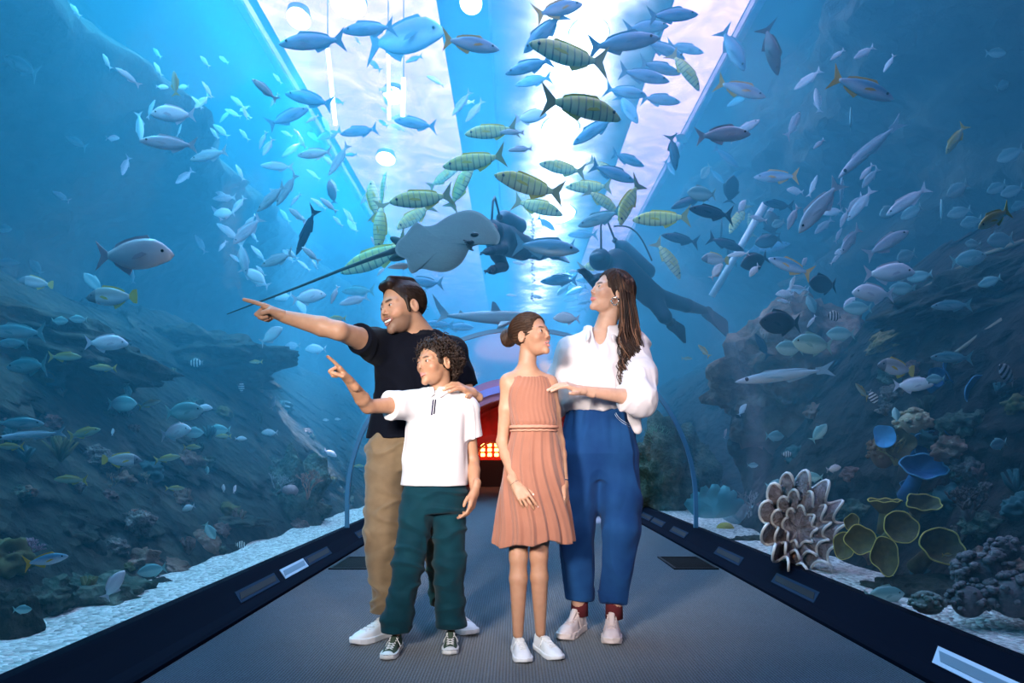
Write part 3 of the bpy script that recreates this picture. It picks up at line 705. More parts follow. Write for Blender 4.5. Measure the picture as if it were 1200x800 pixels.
def comb(ps, fn, starts, dirs, L, r, mat, name='hair_strands', n=8, seed=1, lift=.0006, jit=.12):
    """strands that lie on the surface of the hair shell; starts and dirs in head coordinates"""
    rs = np.random.RandomState(seed); P = np.array([tuple(ps.hw(v)) for v in starts], f32); D = (np.array(dirs, f32)@ps.HR.T); D += rs.randn(*D.shape).astype(f32)*jit
    def proj(Q):
        for _ in range(3):
            d = fn(Q); e = 1e-3; G = np.stack([fn(Q+A3((e, 0, 0)))-d, fn(Q+A3((0, e, 0)))-d, fn(Q+A3((0, 0, e)))-d], 1)/e; g = np.linalg.norm(G, axis=1)[:, None]+1e-4; G = G/g; Q = Q-G*np.clip(d[:, None]/np.maximum(g, .5), -.01, .01)
        return Q+G*lift, G
    Q, G = proj(P); path = [Q]; st = (np.array(L) if np.ndim(L) else np.full(len(P), L))*(.7+.6*rs.rand(len(P)))/n
    for k in range(n):
        T = D-G*(D*G).sum(1)[:, None]; T /= (np.linalg.norm(T, axis=1)[:, None]+1e-6); Q, G = proj(Q+T*st[:, None].astype(f32)); path.append(Q)
    path = np.stack(path, 1); cv = [[Vector(tuple(float(c) for c in v)) for v in row] for row in path]
    return strands(name, cv, r, mat, None, 4, .6)
def hair_mat(name, c1, c2, rough=.38, scale=60):
    return pbr(name, c1, rough+.17, spec=.28, var=(scale, .2, c2, (1, 1, .15)), bump=(scale*2, .35, .004, (1, 1, .12)))
# ---- shoes: built in a frame: origin at heel bottom, +y toe, +x right, z up; L = length
def shoe(root, heel, toe, L, name, style, mats, z0=0.0, lace=True):
    hv = np.array((heel[0], heel[1], z0), float); tv = np.array((toe[0], toe[1], z0), float); y = (tv-hv); y /= np.linalg.norm(y); x = np.cross(y, (0, 0, 1)); R = np.stack([x, y, (0, 0, 1)], 1)
    sc = L/.28; st = dict(low=dict(sole=.028, up=.062, ank=.092, w=1.0), canvas=dict(sole=.030, up=.052, ank=.088, w=.98), chunky=dict(sole=.034, up=.072, ank=.125, w=1.03), plain=dict(sole=.026, up=.062, ank=.088, w=1.06))[style]
    def wl(q): return ((q-hv.astype(f32))@R.astype(f32))/sc
    yy = [-.002, .03, .08, .13, .19, .235, .265, .284]; ww = [.020, .032, .034, .036, .046, .044, .034, .012]; cc = [0, 0, .001, .001, 0, .0, 0, 0]
    def foot2d(q, g=0.0):
        w = np.interp(q[:, 1], yy, ww)*st['w']+g; d = np.abs(q[:, 0])-w; e = np.maximum(-.004-g-q[:, 1], q[:, 1]-(.286+g)); return smax(d, e, .012)
    def sole(p):
        q = wl(p); wob = 0
        if style == 'chunky': wob = .0025*np.sin(q[:, 1]*150)*np.sin(q[:, 2]*160)
        lift = .012*np.clip((q[:, 1]-.22)/.06, 0, 1)**2
        return smax(foot2d(q, .003)+wob, np.maximum(lift-q[:, 2], q[:, 2]-st['sole']-lift*.5-.004*np.clip((.06-q[:, 1])/.06, 0, 1)), .004)*sc
    def top(q): return np.interp(q[:, 1], [0, .04, .09, .14, .19, .24, .28], [st['ank'], st['ank']-.004, st['ank']-.004, st['up']+.012, st['up']-.002, st['up']-.012, st['sole']+.008])
    def upper(p):
        q = wl(p); t = top(q); zz = np.clip(q[:, 2]/t, 0, 1.0); w = np.interp(q[:, 1], yy, ww)*st['w']*(1-.42*zz**2.2)
        d = np.abs(q[:, 0])-w; e = np.maximum(-.002-q[:, 1], q[:, 1]-.283); d = smax(d, e, .014); d = smax(d, np.maximum(.006-q[:, 2], q[:, 2]-t), .016)
        hole = dcap(q, (0, .045, st['ank']+.012), (0, .080, st['ank']+.004), .026, .024); d = smax(d, -hole, .004)
        if style == 'chunky': d = d+.0015*np.sin(q[:, 1]*90+q[:, 2]*60)
        return d*sc
    lo, hi = bbox([hv, tv, hv+R[:, 0]*.06, hv-R[:, 0]*.06, tv+R[:, 0]*.06, tv-R[:, 0]*.06, hv+np.array((0, 0, .13))], .02); lo[2] = z0-.01
    base = sdf_obj(name, [(upper, lo, hi, .0032)], mats['upper'], root)
    def child(o): o.parent = base; o.matrix_parent_inverse = Matrix.Identity(4); return o
    o = sdf_obj('sole', [(sole, lo, hi, .0032)], mats['sole']); child(o)
    if style == 'canvas':
        def cap_(p):
            q = wl(p); d = upper(p)/sc-.0016; return smax(d, .232-q[:, 1]+.25*np.abs(q[:, 0]), .003)*sc
        child(sdf_obj('toe_cap', [(cap_, lo, hi, .003)], mats['sole']))
        def st_(p):
            q = wl(p); d = foot2d(q, .0042); return smax(smax(d, -(d+.004), 0), np.abs(q[:, 2]-.022-.012*np.clip((q[:, 1]-.22)/.06, 0, 1)**2)-.0018, .0)*sc
        child(sdf_obj('sole_stripe', [(st_, lo, hi, .0022)], pbr('shoe_stripe', (.02, .03, .03), .6)))
    def wp(v): return Vector(tuple(hv+R@np.array(v)*sc))
    if lace:
        mb = MB(); rows = 5; zt = lambda y_: float(np.interp(y_, [0, .04, .09, .14, .19, .24, .28], [st['ank'], st['ank']-.004, st['ank']-.004, st['up']+.012, st['up']-.002, st['up']-.012, st['sole']+.008]))
        for i in range(rows):
            ya = .110+.022*i; yb = ya+.020; wi = .020
            for s1, s2 in ((-1, 1), (1, -1)):
                P = []
                for t in np.linspace(0, 1, 9):
                    x_ = s1*wi+(s2-s1)*wi*t; y_ = ya+(yb-ya)*t; P.append(wp((x_, y_, zt(y_)-.001+.0035*(1-(x_/wi)**2)*1.2)))
                mb.tube(P, .0024*sc, 6)
        for s1 in (-1, 1):   # bow loops
            P = []
            for t in np.linspace(0, 1, 13):
                a = PI*2*t; P.append(wp((s1*(.004+.020*math.sin(a/2)), .106+.012*math.sin(a), zt(.106)+.004+.004*math.sin(a/2)-.012*math.sin(a/2)**2)))
            mb.tube(P, .0022*sc, 6)
            mb.tube([wp((s1*.003, .106, zt(.106)+.004)), wp((s1*.018, .118, zt(.11)+.000)), wp((s1*.036, .126, .050)), wp((s1*.042, .128, .034))], .0022*sc, 6)
        child(mb.build('laces', mats['lace']))
        def tong(p):
            q = wl(p); return smax(dcap(q, (0, .106, st['ank']-.004), (0, .17, zt(.17)-.004), .017, .012, (0, 0, 1), .22), -(q[:, 2]-.03), .003)*sc
        child(sdf_obj('tongue', [(tong, lo, hi+.01, .003)], mats['upper']))
    if style == 'canvas':
        mb = MB()
        for s_ in (-1, 1):
            pass
    return base, wp
# ================================================================ the family
M_skin = skin_mat('skin')
M_nail = pbr('nail', (.75, .48, .42), .3)
M_gold = pbr('gold', (.9, .6, .25), .25, metal=1)
M_silver = pbr('silver_jewel', (.8, .8, .82), .2, metal=1)
def nrm2(v): l = math.hypot(*v); return (v[0]/l, v[1]/l)
def sidefwd(f): f = nrm2(f); return (-f[1]*-1*-1, f[0]) if False else (f[1], -f[0]), f
def put(o, root): unparent_world(o, root); return o
def hmesh(ps, mb, name, mat, root): return put(MB().add([ps.hw(v) for v in mb.v], mb.f).build(name, mat), root)
# ---------------------------------------------------------------- man
def build_man():
    root = empty('person', (-.57, 3.35, 0)); tag(root, 'man in a black T-shirt and khaki trousers pointing left with a straight arm', 'person', 'family of four in the tunnel')
    f = nrm2((-.22, -.97)); sd = (f[1], -f[0])
    hup = np.array((-.12, .05, 1.0)); 
    ps = Person(face=(-.70, -.71, -.05), hup=hup, head=(-.606, 3.25, 1.568), hs=1.10, fwd=f, side=sd, neck=(-.528, 3.33, 1.452), nr=.062, dr=.066, ar=.052, lr=.076,
        sa=(-.725, 3.26, 1.395), sb=(-.385, 3.40, 1.385), ea=(-.839, 2.98, 1.415), eb=(-.297, 3.36, 1.135), wa=(-1.080, 2.99, 1.478), wb=(-.268, 3.12, 1.155),
        ha=(-.695, 3.33, .90), hb=(-.50, 3.39, .90), ka=(-.70, 3.27, .50), kb=(-.445, 3.43, .50), aa=(-.675, 3.30, .10), ab=(-.42, 3.48, .10),
        secs=[(.82, -.60, 3.36, .165, .115), (.92, -.60, 3.36, .170, .118), (1.04, -.595, 3.355, .150, .105), (1.18, -.58, 3.345, .160, .112), (1.30, -.565, 3.34, .170, .122), (1.38, -.557, 3.335, .150, .110), (1.44, -.545, 3.33, .085, .075)],
        skin=(.50, .27, .165), P=dict(jaw=1.06, nose=1.08, smile=1, open=.0088, mouth=.033, curl=.010, beard=.62, eye=.0042, lip=(.34, .13, .11), bw=1.25))
    ps.hna = Hand(ps.wa, (-1.27, 2.985, 1.548), (.25, .45, 1), (0, -1, -.25), 'point', 1.0, 1.06)
    ps.hnb = Hand(ps.wb, (-.362, 2.985, 1.205), (.25, -.55, .9), (-.2, .1, -.5), 'rest', .98)
    ps.build_body(root, M_skin); eyes(ps, root, look=(0.25, 1, -.05)); nails(ps.hna, M_nail, root); nails(ps.hnb, M_nail, root)
    # teeth
    mb = MB(); 
    for i in range(-5, 6):
        x = i*.0044; mb.box((x, .0845-.30*abs(x)*abs(x)*40*.5, -.0625+.35*abs(x)*abs(x)*20), (.0042, .004, .0085), 0, .0008)
    hmesh(ps, mb, 'teeth', pbr('teeth', (.9, .88, .84), .25), root)
    # T-shirt
    sa, ea, sb, eb = A3(ps.sa), A3(ps.ea), A3(ps.sb), A3(ps.eb)
    ssec = [(.955, -.602, 3.36, .200, .142), (1.04, -.597, 3.355, .186, .130), (1.18, -.58, 3.345, .176, .124), (1.30, -.567, 3.34, .182, .134), (1.38, -.557, 3.335, .165, .122), (1.455, -.545, 3.33, .075, .070)]
    def tee(p):
        d = dloft(p, ssec, sd, f, 0, 2.3, .004); d = smin(d, ps.d_sh(p, .012), .035)
        for s_, e_, t in ((sa, ea, .50), (sb, eb, .72)):
            end = s_+(e_-s_)*t; sl = dcap(p, s_, s_+(e_-s_)*(t+.2), .074, .066); ax = (e_-s_)/np.linalg.norm(e_-s_); sl = smax(sl, (p-end)@ax, .004); d = smin(d, sl, .03)
        d = d+.0030*nz(p, 30, (1, 1, .55), 6)-.009*np.clip(ridges(p, 17, (1.2, 1.2, .8), 5)-.3, 0, 1)
        d = smax(d, -dcap(p, A3(ps.neck)+A3((-.005, -.014, .030)), A3(ps.neck)+A3((-.01, -.02, .10)), .070, .085), .004)
        return smax(d, .952-p[:, 2], .004)
    lo, hi = bbox([ps.sa, ps.sb, ps.ea, ps.eb, (-.6, 3.3, .95)], .14); put(sdf_obj('tshirt', [(tee, lo, hi, .0045)], pbr('black_cotton', (.003, .004, .009), .85, sheen=.03, bump=(300, .25, .002))), root)
    def neckband(p):
        a = tee(p); q = dcap(p, A3(ps.neck)+A3((-.005, -.014, .030)), A3(ps.neck)+A3((-.01, -.02, .10)), .070, .085); return smax(np.abs(a)-.003, np.abs(q-.006)-.007, .003)
    lo, hi = bbox([ps.neck], .13); put(sdf_obj('neckband', [(neckband, lo, hi, .003)], pbr('black_rib', (.004, .005, .010), .9)), root)
    # trousers
    def trous(p):
        d = dloft(p, [(.80, -.60, 3.36, .17, .12), (.90, -.60, 3.36, .182, .128), (.985, -.598, 3.358, .165, .118)], sd, f, 0, 2.3, .01)
        for h, k, a in ((ps.ha, ps.ka, ps.aa), (ps.hb, ps.kb, ps.ab)):
            a = A3(a)+A3((0, 0, .015)); d = smin(d, chain(p, [A3(h), A3(k), a], [.096, .088, .076], .02), .03)
        w = nz(p, 24, (.7, .7, 1.6), 6, 2)*.004; w = w-.015*np.clip(ridges(p, 15, (.8, .8, 1.7), 9)-.35, 0, 1)*(1+1.0*np.clip((.42-p[:, 2])/.3, 0, 1))
        return smax(d+w, .115-p[:, 2], .006)
    lo, hi = bbox([ps.ha, ps.hb, ps.aa, ps.ab, (-.6, 3.36, 1.0)], .17); put(sdf_obj('trousers', [(trous, lo, hi, .0048)], pbr('khaki_twill', (.21, .145, .085), .85, var=(20, .3, (.16, .11, .065)), bump=(260, .3, .002), sheen=.2)), root)
    M = dict(upper=pbr('white_leather', (.78, .78, .80), .4), sole=pbr('white_rubber', (.80, .80, .82), .5), lace=pbr('white_lace', (.75, .75, .76), .8))
    shoe(root, (-.640, 3.36), (-.815, 3.12), .295, 'shoe', 'low', M); shoe(root, (-.430, 3.53), (-.275, 3.30), .295, 'shoe', 'low', M)
    # hair: short sides, longer top swept back
    def hair(p):
        q = ps.hloc(p); d = dell(q, (0, -.022, .040), (.080, .104, .088)); top = dcap(q, (-.018, .055, .108), (-.005, -.05, .118), .024, .026); top2 = dcap(q, (.025, .05, .105), (.012, -.05, .112), .022, .024)
        d = smin(d, smin(top, top2, .02), .025); d = smin(d, dcap(q, (-.03, .075, .092), (.03, .072, .094), .016, .016), .015)
        cut = dell(q, (0, .085, -.040), (.085, .085, .118)); d = smax(d, -cut, .006)
        ear = np.abs(q[:, 0]); d = smax(d, -dcap(np.stack([ear, q[:, 1], q[:, 2]], 1), (.078, -.004, -.035), (.082, -.012, .006), .018, .020), .004)
        d = smax(d, -(q[:, 2]+.052+.25*(q[:, 1]+.05)), .008)
        # sideburn
        sb_ = dcap(np.stack([ear, q[:, 1], q[:, 2]], 1), (.068, .024, .025), (.069, .016, -.028), .010, .006); d = smin(d, sb_, .006)
        g = nz(q, 70, (1.6, .30, 1.2), 5)*.0012*np.clip(q[:, 2]*14, .3, 1)
        return (d+g)*ps.hs
    lo, hi = bbox([ps.hc], .19); h = put(sdf_obj('hair', [(hair, lo, hi, .0024)], hair_mat('dark_brown_hair', (.008, .005, .004), (.030, .015, .009))), root)
    rnd = random.Random(2); S = []; D = []; Ls = []
    for i in range(900):
        x, y = rnd.uniform(-.06, .06), rnd.uniform(-.07, .09); S.append((x, y, .135)); D.append((x*2.5, -1, -.1)); Ls.append(.045)
    for i in range(700):
        a = rnd.uniform(-1, 1); z = rnd.uniform(-.03, .10); y = rnd.uniform(-.11, .035); S.append(((.085 if a > 0 else -.085), y, z)); D.append((0, -.8, -.75)); Ls.append(.020)
    c = comb(ps, hair, S, D, Ls, .0011, hair_mat('dark_strands', (.006, .004, .003), (.032, .016, .010), .3)); c.parent = h
    return ps
# ---------------------------------------------------------------- boy
def build_boy():
    root = empty('person', (-.47, 3.06, 0)); tag(root, 'curly haired boy in a white polo shirt and teal trousers pointing left', 'person', 'family of four in the tunnel')
    f = nrm2((-.18, -.98)); sd = (f[1], -f[0])
    ps = Person(face=(-.68, -.73, .03), hup=(0, 0.05, 1.0), head=(-.420, 3.02, 1.276), hs=.89, fwd=f, side=sd, neck=(-.405, 3.06, 1.150), nr=.043, dr=.047, ar=.036, lr=.050,
        sa=(-.522, 3.01, 1.095), sb=(-.295, 3.08, 1.085), ea=(-.682, 2.84, 1.075), eb=(-.262, 3.11, .845), wa=(-.728, 2.70, 1.170), wb=(-.245, 2.99, .712),
        ha=(-.495, 3.05, .70), hb=(-.360, 3.07, .70), ka=(-.540, 3.02, .40), kb=(-.367, 3.08, .40), aa=(-.602, 3.05, .085), ab=(-.362, 3.13, .085),
        secs=[(.64, -.43, 3.06, .115, .085), (.72, -.43, 3.06, .118, .085), (.84, -.425, 3.06, .105, .08), (.95, -.42, 3.055, .11, .082), (1.05, -.415, 3.055, .118, .085), (1.10, -.41, 3.058, .10, .072), (1.145, -.407, 3.06, .055, .05)],
        skin=(.42, .22, .13), P=dict(jaw=.94, nose=.86, mouth=.021, curl=.003, eye=.0052, lip=(.45, .17, .15), bw=1.0))
    ps.hna = Hand(ps.wa, (-.800, 2.665, 1.285), (-.55, .2, -.0), (.2, -1, .3), 'point', .80)
    ps.hna = Hand(ps.wa, (-.800, 2.62, 1.262), (.75, .5, .45), (.1, -1, -.1), 'point', .78)
    ps.hnb = Hand(ps.wb, (-.272, 2.955, .58), (.95, -.25, 0), (-.2, -1, 0), 'relax', .80)
    ps.build_body(root, M_skin, .0045, .0019); eyes(ps, root, look=(.15, 1, .05)); nails(ps.hna, M_nail, root); nails(ps.hnb, M_nail, root)
    sa, ea, sb, eb = A3(ps.sa), A3(ps.ea), A3(ps.sb), A3(ps.eb)
    def polo(p):
        d = dloft(p, [(.735, -.432, 3.06, .150, .112), (.84, -.430, 3.06, .142, .104), (.95, -.424, 3.055, .134, .100), (1.05, -.415, 3.055, .132, .098), (1.10, -.41, 3.058, .112, .082), (1.155, -.407, 3.06, .058, .055)], sd, f, 0, 2.4, .004)
        d = smin(d, ps.d_sh(p, .011), .03)
        for s_, e_, t, r1 in ((sa, ea, .52, .056), (sb, eb, .56, .058)):
            end = s_+(e_-s_)*t; sl = dcap(p, s_, s_+(e_-s_)*(t+.3), .058, r1+.006); ax = (e_-s_)/np.linalg.norm(e_-s_); sl = smax(sl, (p-end)@ax, .003); d = smin(d, sl, .025)
        d = d+.0022*nz(p, 32, (1, 1, .5), 6, 4)-.0085*np.clip(ridges(p, 20, (1.3, 1.3, .6), 7)-.35, 0, 1)
        d = smax(d, -dcap(p, A3(ps.neck)+A3((-.003, -.008, .022)), A3(ps.neck)+A3((-.003, -.012, .09)), .050, .060), .003)
        return smax(d, .737-p[:, 2], .003)
    lo, hi = bbox([ps.sa, ps.sb, ps.ea, ps.eb, (-.43, 3.06, .73)], .13); Mp = pbr('white_pique', (.64, .60, .61), .85, bump=(420, .35, .0015), sheen=.2)
    shirt = put(sdf_obj('polo_shirt', [(polo, lo, hi, .004)], Mp), root)
    # collar: two leaves + placket
    def collar(p):
        n = A3(ps.neck); q = p-n; F_ = np.array((f[0], f[1], 0), f32); S_ = np.array((sd[0], sd[1], 0), f32); u = q@S_; v = q@F_; z = q[:, 2]
        rr = np.sqrt((u/.95)**2+(v*.95)**2); slope = .052+.55*(.034-z); sh = np.abs(rr-slope)-.0032
        low = -.006-.026*np.clip(v/.05, 0, 1)*np.clip(1-np.abs(np.abs(u)-.022)/.03, 0, 1); d = smax(sh, np.maximum(low-z, z-.030+.12*np.clip(v, 0, 1)), .003)
        gap = .006-np.abs(u)*1.0; d = smax(d, np.where(v > 0, gap+(.018-z)*-.35+.004, -1), .002); return d
    lo, hi = bbox([ps.neck], .10); c = sdf_obj('collar', [(collar, lo, hi, .0026)], Mp); c.parent = shirt
    def cpt(u, z, lift=.004):   # point on shirt front
        F_ = Vector((f[0], f[1], 0)); S_ = Vector((sd[0], sd[1], 0)); o = Vector((-.405, 3.06, z))+S_*u
        lo_, hi_ = .0, .16
        pts = np.array([tuple(o+F_*t) for t in np.linspace(.02, .16, 80)], f32); dd = polo(pts); i = int(np.argmax(dd > 0)); return Vector(tuple(float(x) for x in pts[i]))+F_*lift
    mb = MB(); mb.tube([cpt(-.004, z_, .0015) for z_ in np.linspace(1.125, 1.05, 7)], .0034, 6)
    o = mb.build('placket_stripe', pbr('navy_tape', (.01, .012, .03), .7)); o.parent = shirt
    mb = MB(); mb.tube([cpt(.006, z_, .0015) for z_ in np.linspace(1.125, 1.045, 7)], .0034, 6)
    o = mb.build('placket_stripe', pbr('navy_tape2', (.015, .015, .05), .7)); o.parent = shirt
    for z_ in (1.10, 1.065):
        mb = MB(); mb.ball(cpt(.013, z_, .003), .0045, 10, 6); o = mb.build('button', pbr('button_white', (.8, .8, .8), .3)); o.parent = shirt
    def trous(p):
        d = dloft(p, [(.62, -.43, 3.06, .118, .088), (.70, -.43, 3.06, .132, .096), (.76, -.43, 3.06, .125, .09)], sd, f, 0, 2.3, .01)
        for h, k, a in ((ps.ha, ps.ka, ps.aa), (ps.hb, ps.kb, ps.ab)):
            a = A3(a)+A3((0, 0, .0)); e = chain(p, [A3(h), A3(k), a], [.076, .066, .060], .02); e = smin(e, dcap(p, a+A3((0, 0, .018)), a+A3((0, 0, .05)), .066, .064), .004); d = smin(d, e, .012)
        w = nz(p, 28, (.7, .7, 1.7), 6, 3)*.004; w = w-.015*np.clip(ridges(p, 18, (.7, .7, 1.9), 11)-.3, 0, 1)
        return smax(d+w, .085-p[:, 2], .005)
    lo, hi = bbox([ps.ha, ps.hb, ps.aa, ps.ab, (-.43, 3.06, .78)], .15); put(sdf_obj('trousers', [(trous, lo, hi, .0045)], pbr('teal_twill', (.003, .036, .052), .75, var=(16, .3, (.002, .024, .038)), bump=(260, .3, .002), sheen=.08)), root)
    M = dict(upper=pbr('green_canvas', (.055, .085, .062), .85, bump=(300, .4, .002)), sole=pbr('boy_white_rubber', (.76, .76, .75), .5), lace=pbr('boy_white_lace', (.72, .72, .72), .8))
    for he, to in (((-.600, 3.115), (-.615, 2.905)), ((-.367, 3.185), (-.352, 2.965))):
        b, wp = shoe(root, he, to, .225, 'shoe', 'canvas', M)
    # curls: a loose cap of many small spiral locks
    rnd = random.Random(3); cv = []
    M3 = ps.HR
    for i in range(900):
        th = math.acos(rnd.uniform(-.80, 1)); ph = rnd.uniform(0, 2*PI); x, y, z = math.sin(th)*math.sin(ph), math.sin(th)*math.cos(ph), math.cos(th)
        if y > .56 and z < .50: continue
        if y > .30 and z < .15: continue
        if y > .02 and z < -.02 and abs(x) > .3: continue
        if y > .55 and z < .62 and rnd.random() < .6: continue
        base = Vector((x*.082, -.020+y*.098, .030+z*.084)); nrm = Vector((x, y, z)).normalized()
        grow = (nrm*.6+Vector((0, 0, -.75))+Vector((rnd.uniform(-.4, .4), rnd.uniform(-.3, .3), rnd.uniform(-.2, .3)))).normalized()
        a = nrm.cross(grow); a = a.normalized() if a.length > .01 else nrm.orthogonal(); b = a.cross(grow).normalized(); L_ = rnd.uniform(.035, .062); rr = rnd.uniform(.006, .010); w0 = rnd.uniform(0, 6.3); turns = rnd.uniform(1.2, 2.2); pts = []
        if z < -.45 and y > -.35: continue
        if z < 0: L_ *= .8
        for k in range(11):
            t = k/10; o = base+nrm*(.010*math.sin(PI*min(1, t*1.1))+.008)+grow*L_*t+a*rr*math.cos(w0+turns*2*PI*t)*min(1, t*3)+b*rr*math.sin(w0+turns*2*PI*t)*min(1, t*3); pts.append(ps.hw(o))
        cv.append(pts)
    def core(p):
        q = ps.hloc(p); d = dell(q, (0, -.024, .042), (.084, .104, .094)); d = smax(d, -dell(q, (0, .088, -.040), (.085, .080, .112)), .008); qa = q.copy(); qa[:, 0] = np.abs(q[:, 0])
        d = smax(d, -dcap(qa, (.08, .0, -.05), (.085, -.008, .0), .022, .022), .006); d = smax(d, -(q[:, 2]+.062), .01); return (d+.006*nz(q, 70, (1, 1, 1), 6))*ps.hs
    mh = hair_mat('curly_dark_hair', (.008, .005, .004), (.045, .023, .014), .4, 90)
    lo, hi = bbox([ps.hc], .17); h = put(sdf_obj('hair', [(core, lo, hi, .003)], mh), root)
    s = strands('curls', cv, .0034, mh, None, 5, .7); s.parent = h
    return ps
# ---------------------------------------------------------------- girl
def build_girl():
    root = empty('person', (0.0, 3.02, 0)); tag(root, 'girl in a sleeveless terracotta pink dress with her hair in a bun', 'person', 'family of four in the tunnel')
    f = nrm2((.12, -.99)); sd = (f[1], -f[0])
    ps = Person(face=(.76, -.60, .19), hup=(-.12, 0, 1.0), head=(.004, 3.02, 1.398), hs=.87, fwd=f, side=sd, neck=(-.018, 3.04, 1.250), nr=.038, dr=.042, ar=.033, lr=.050,
        sa=(-.094, 3.03, 1.196), sb=(.080, 3.05, 1.190), ea=(-.126, 3.06, .93), eb=(.128, 3.08, .93), wa=(-.066, 2.93, .745), wb=(.148, 3.01, .750),
        ha=(-.052, 3.03, .74), hb=(.055, 3.04, .74), ka=(-.054, 3.01, .425), kb=(.036, 3.03, .425), aa=(-.056, 3.01, .085), ab=(.044, 3.04, .085),
        secs=[(.70, .005, 3.03, .105, .08), (.80, .008, 3.03, .105, .082), (.98, .012, 3.03, .082, .066), (1.08, .004, 3.035, .092, .072), (1.16, -.004, 3.04, .096, .068), (1.205, -.010, 3.04, .080, .055), (1.25, -.016, 3.04, .044, .042)],
        skin=(.47, .25, .155), P=dict(jaw=.90, nose=.80, mouth=.019, open=.0060, curl=.004, eye=.0056, lip=(.50, .19, .17), bw=.8))
    ps.hna = Hand(ps.wa, (.005, 2.865, .640), (-.15, -.9, .25), (.6, 0, .6), 'relax', .80, .92)
    ps.hnb = Hand(ps.wb, (.160, 2.965, .61), (.9, -.4, 0), (-.3, -1, 0), 'relax', .80, .92)
    ps.build_body(root, M_skin, .0042, .0019); eyes(ps, root, look=(-.2, 1, .15)); nails(ps.hna, M_nail, root); nails(ps.hnb, M_nail, root)
    mb = MB()
    for i in range(-3, 4): mb.box((i*.0045, .0855-abs(i)*.0008, -.0585), (.0042, .004, .007), 0, .0008)
    hmesh(ps, mb, 'teeth', pbr('teeth_g', (.88, .87, .84), .25), root)
    # dress: gathered bodice, waist band, pleated skirt
    Md = pbr('terracotta_cotton', (.34, .145, .095), .85, var=(9, .3, (.29, .12, .078)), bump=(300, .3, .0015), sheen=.3)
    c0 = (.014, 3.03)
    def ang(p): return np.arctan2(p[:, 0]-c0[0], -(p[:, 1]-c0[1]))
    def bod(p):
        d = dloft(p, [(.985, .014, 3.03, .092, .078), (1.02, .013, 3.03, .104, .088), (1.10, .004, 3.035, .106, .084), (1.17, -.003, 3.04, .106, .078), (1.215, -.008, 3.04, .094, .060)], sd, f, 0, 2.3, .004)
        for s_ in (ps.sa, ps.sb):
            n = A3(ps.neck); d = smin(d, dcap(p, A3(s_)*.55+n*.45+A3((0, 0, -.004)), A3(s_)*.55+n*.45+A3((0, 0.01, -.05)), .040, .042, (sd[0], sd[1], 0), .45), .014)
        th = ang(p); g = np.clip((1.20-p[:, 2])/.22, 0, 1); d = d+.0022*np.sin(th*26+2*np.sin(p[:, 2]*30))*(.35+np.abs(g-.45))+.0015*nz(p, 22, (1, 1, .5), 5)
        d = smax(d, -dell(p, A3(ps.neck)+A3((.006, -.040, .014)), (.058, .066, .050)), .003)
        d = smax(d, p[:, 2]-1.224, .003)
        for s_, e_ in ((ps.sa, ps.ea), (ps.sb, ps.eb)): d = smax(d, -(dcap(p, A3(s_)+A3((0, 0, .012)), A3(s_)+(A3(e_)-A3(s_))*.16, .042, .040)), .003)
        return d
    lo, hi = bbox([ps.sa, ps.sb, (.01, 3.03, .98)], .1); dress = put(sdf_obj('dress', [(bod, lo, hi, .0036)], Md), root)
    def skirt(p):
        z = p[:, 2]; t = np.clip((.995-z)/.50, 0, 1); cx = .014+t*.000; a = .092+.082*t**.75; b = .078+.062*t**.75
        th = ang(p)+.22*np.sin(z*9); r = np.sqrt(((p[:, 0]-cx)/a)**2+((p[:, 1]-c0[1])/b)**2); am = .004+.014*t
        wave = np.sin(th*15+1.2*np.sin(th*3))*.6+np.sin(th*31+z*6)*.25+np.abs(np.sin(th*7.5+1))*.5; d = (r-1)*np.minimum(a, b)*.9-am*wave*.5
        hem = .488+.012*np.sin(th*2+1)+.008*np.sin(th*6); inner = d+.008+.010*t; d = smax(d, -np.where(t > .25, inner, 1), .002)
        return smax(d, np.maximum(hem-z, z-.995), .003)*.8
    lo, hi = np.array((-.20, 2.84, .46)), np.array((.24, 3.22, 1.01)); o = sdf_obj('skirt', [(skirt, lo, hi, .0036)], Md); o.parent = dress; 
    mb = MB(); P = []
    for k in range(61):
        a = 2*PI*k/60; q = Vector((c0[0]+.104*math.sin(a), c0[1]-.090*math.cos(a), .996+.0012*math.sin(a*40))); P.append(q)
    mb.tube(P, .0075, 8, False); mb.tube([v+Vector((0, 0, -.016)) for v in P], .0045, 6, False); o = mb.build('waistband', pbr('terracotta_band', (.52, .25, .17), .8)); o.parent = dress
    M = dict(upper=pbr('girl_white_leather', (.82, .82, .83), .4), sole=pbr('girl_white_rubber', (.84, .84, .85), .5), lace=pbr('girl_white_lace', (.8, .8, .8), .8))
    shoe(root, (-.062, 3.075), (-.030, 2.86), .232, 'shoe', 'plain', M); shoe(root, (.030, 3.10), (.112, 2.90), .232, 'shoe', 'plain', M)
    # hair drawn back into a bun
    def hair(p):
        q = ps.hloc(p); d = dell(q, (0, -.020, .038), (.079, .103, .090)); d = smax(d, -dell(q, (0, .094, -.020), (.082, .062, .104)), .005)
        qa = q.copy(); qa[:, 0] = np.abs(q[:, 0]); d = smax(d, -dcap(qa, (.080, -.004, -.03), (.084, -.010, .006), .017, .019), .004)
        d = smax(d, -(q[:, 2]+.045+.75*(q[:, 1]+.045)), .010); u = np.arctan2(q[:, 2]-.045, q[:, 0]); d = d+.0020*np.sin(u*34+q[:, 1]*25)+.0012*nz(q, 60, (1, .3, 1), 4)
        return d*ps.hs
    mh = hair_mat('brown_hair_girl', (.018, .009, .006), (.075, .035, .018), .38, 70)
    lo, hi = bbox([ps.hc], .17); h = put(sdf_obj('hair', [(hair, lo, hi, .0024)], mh), root)
    rnd = random.Random(6); S = []; D = []
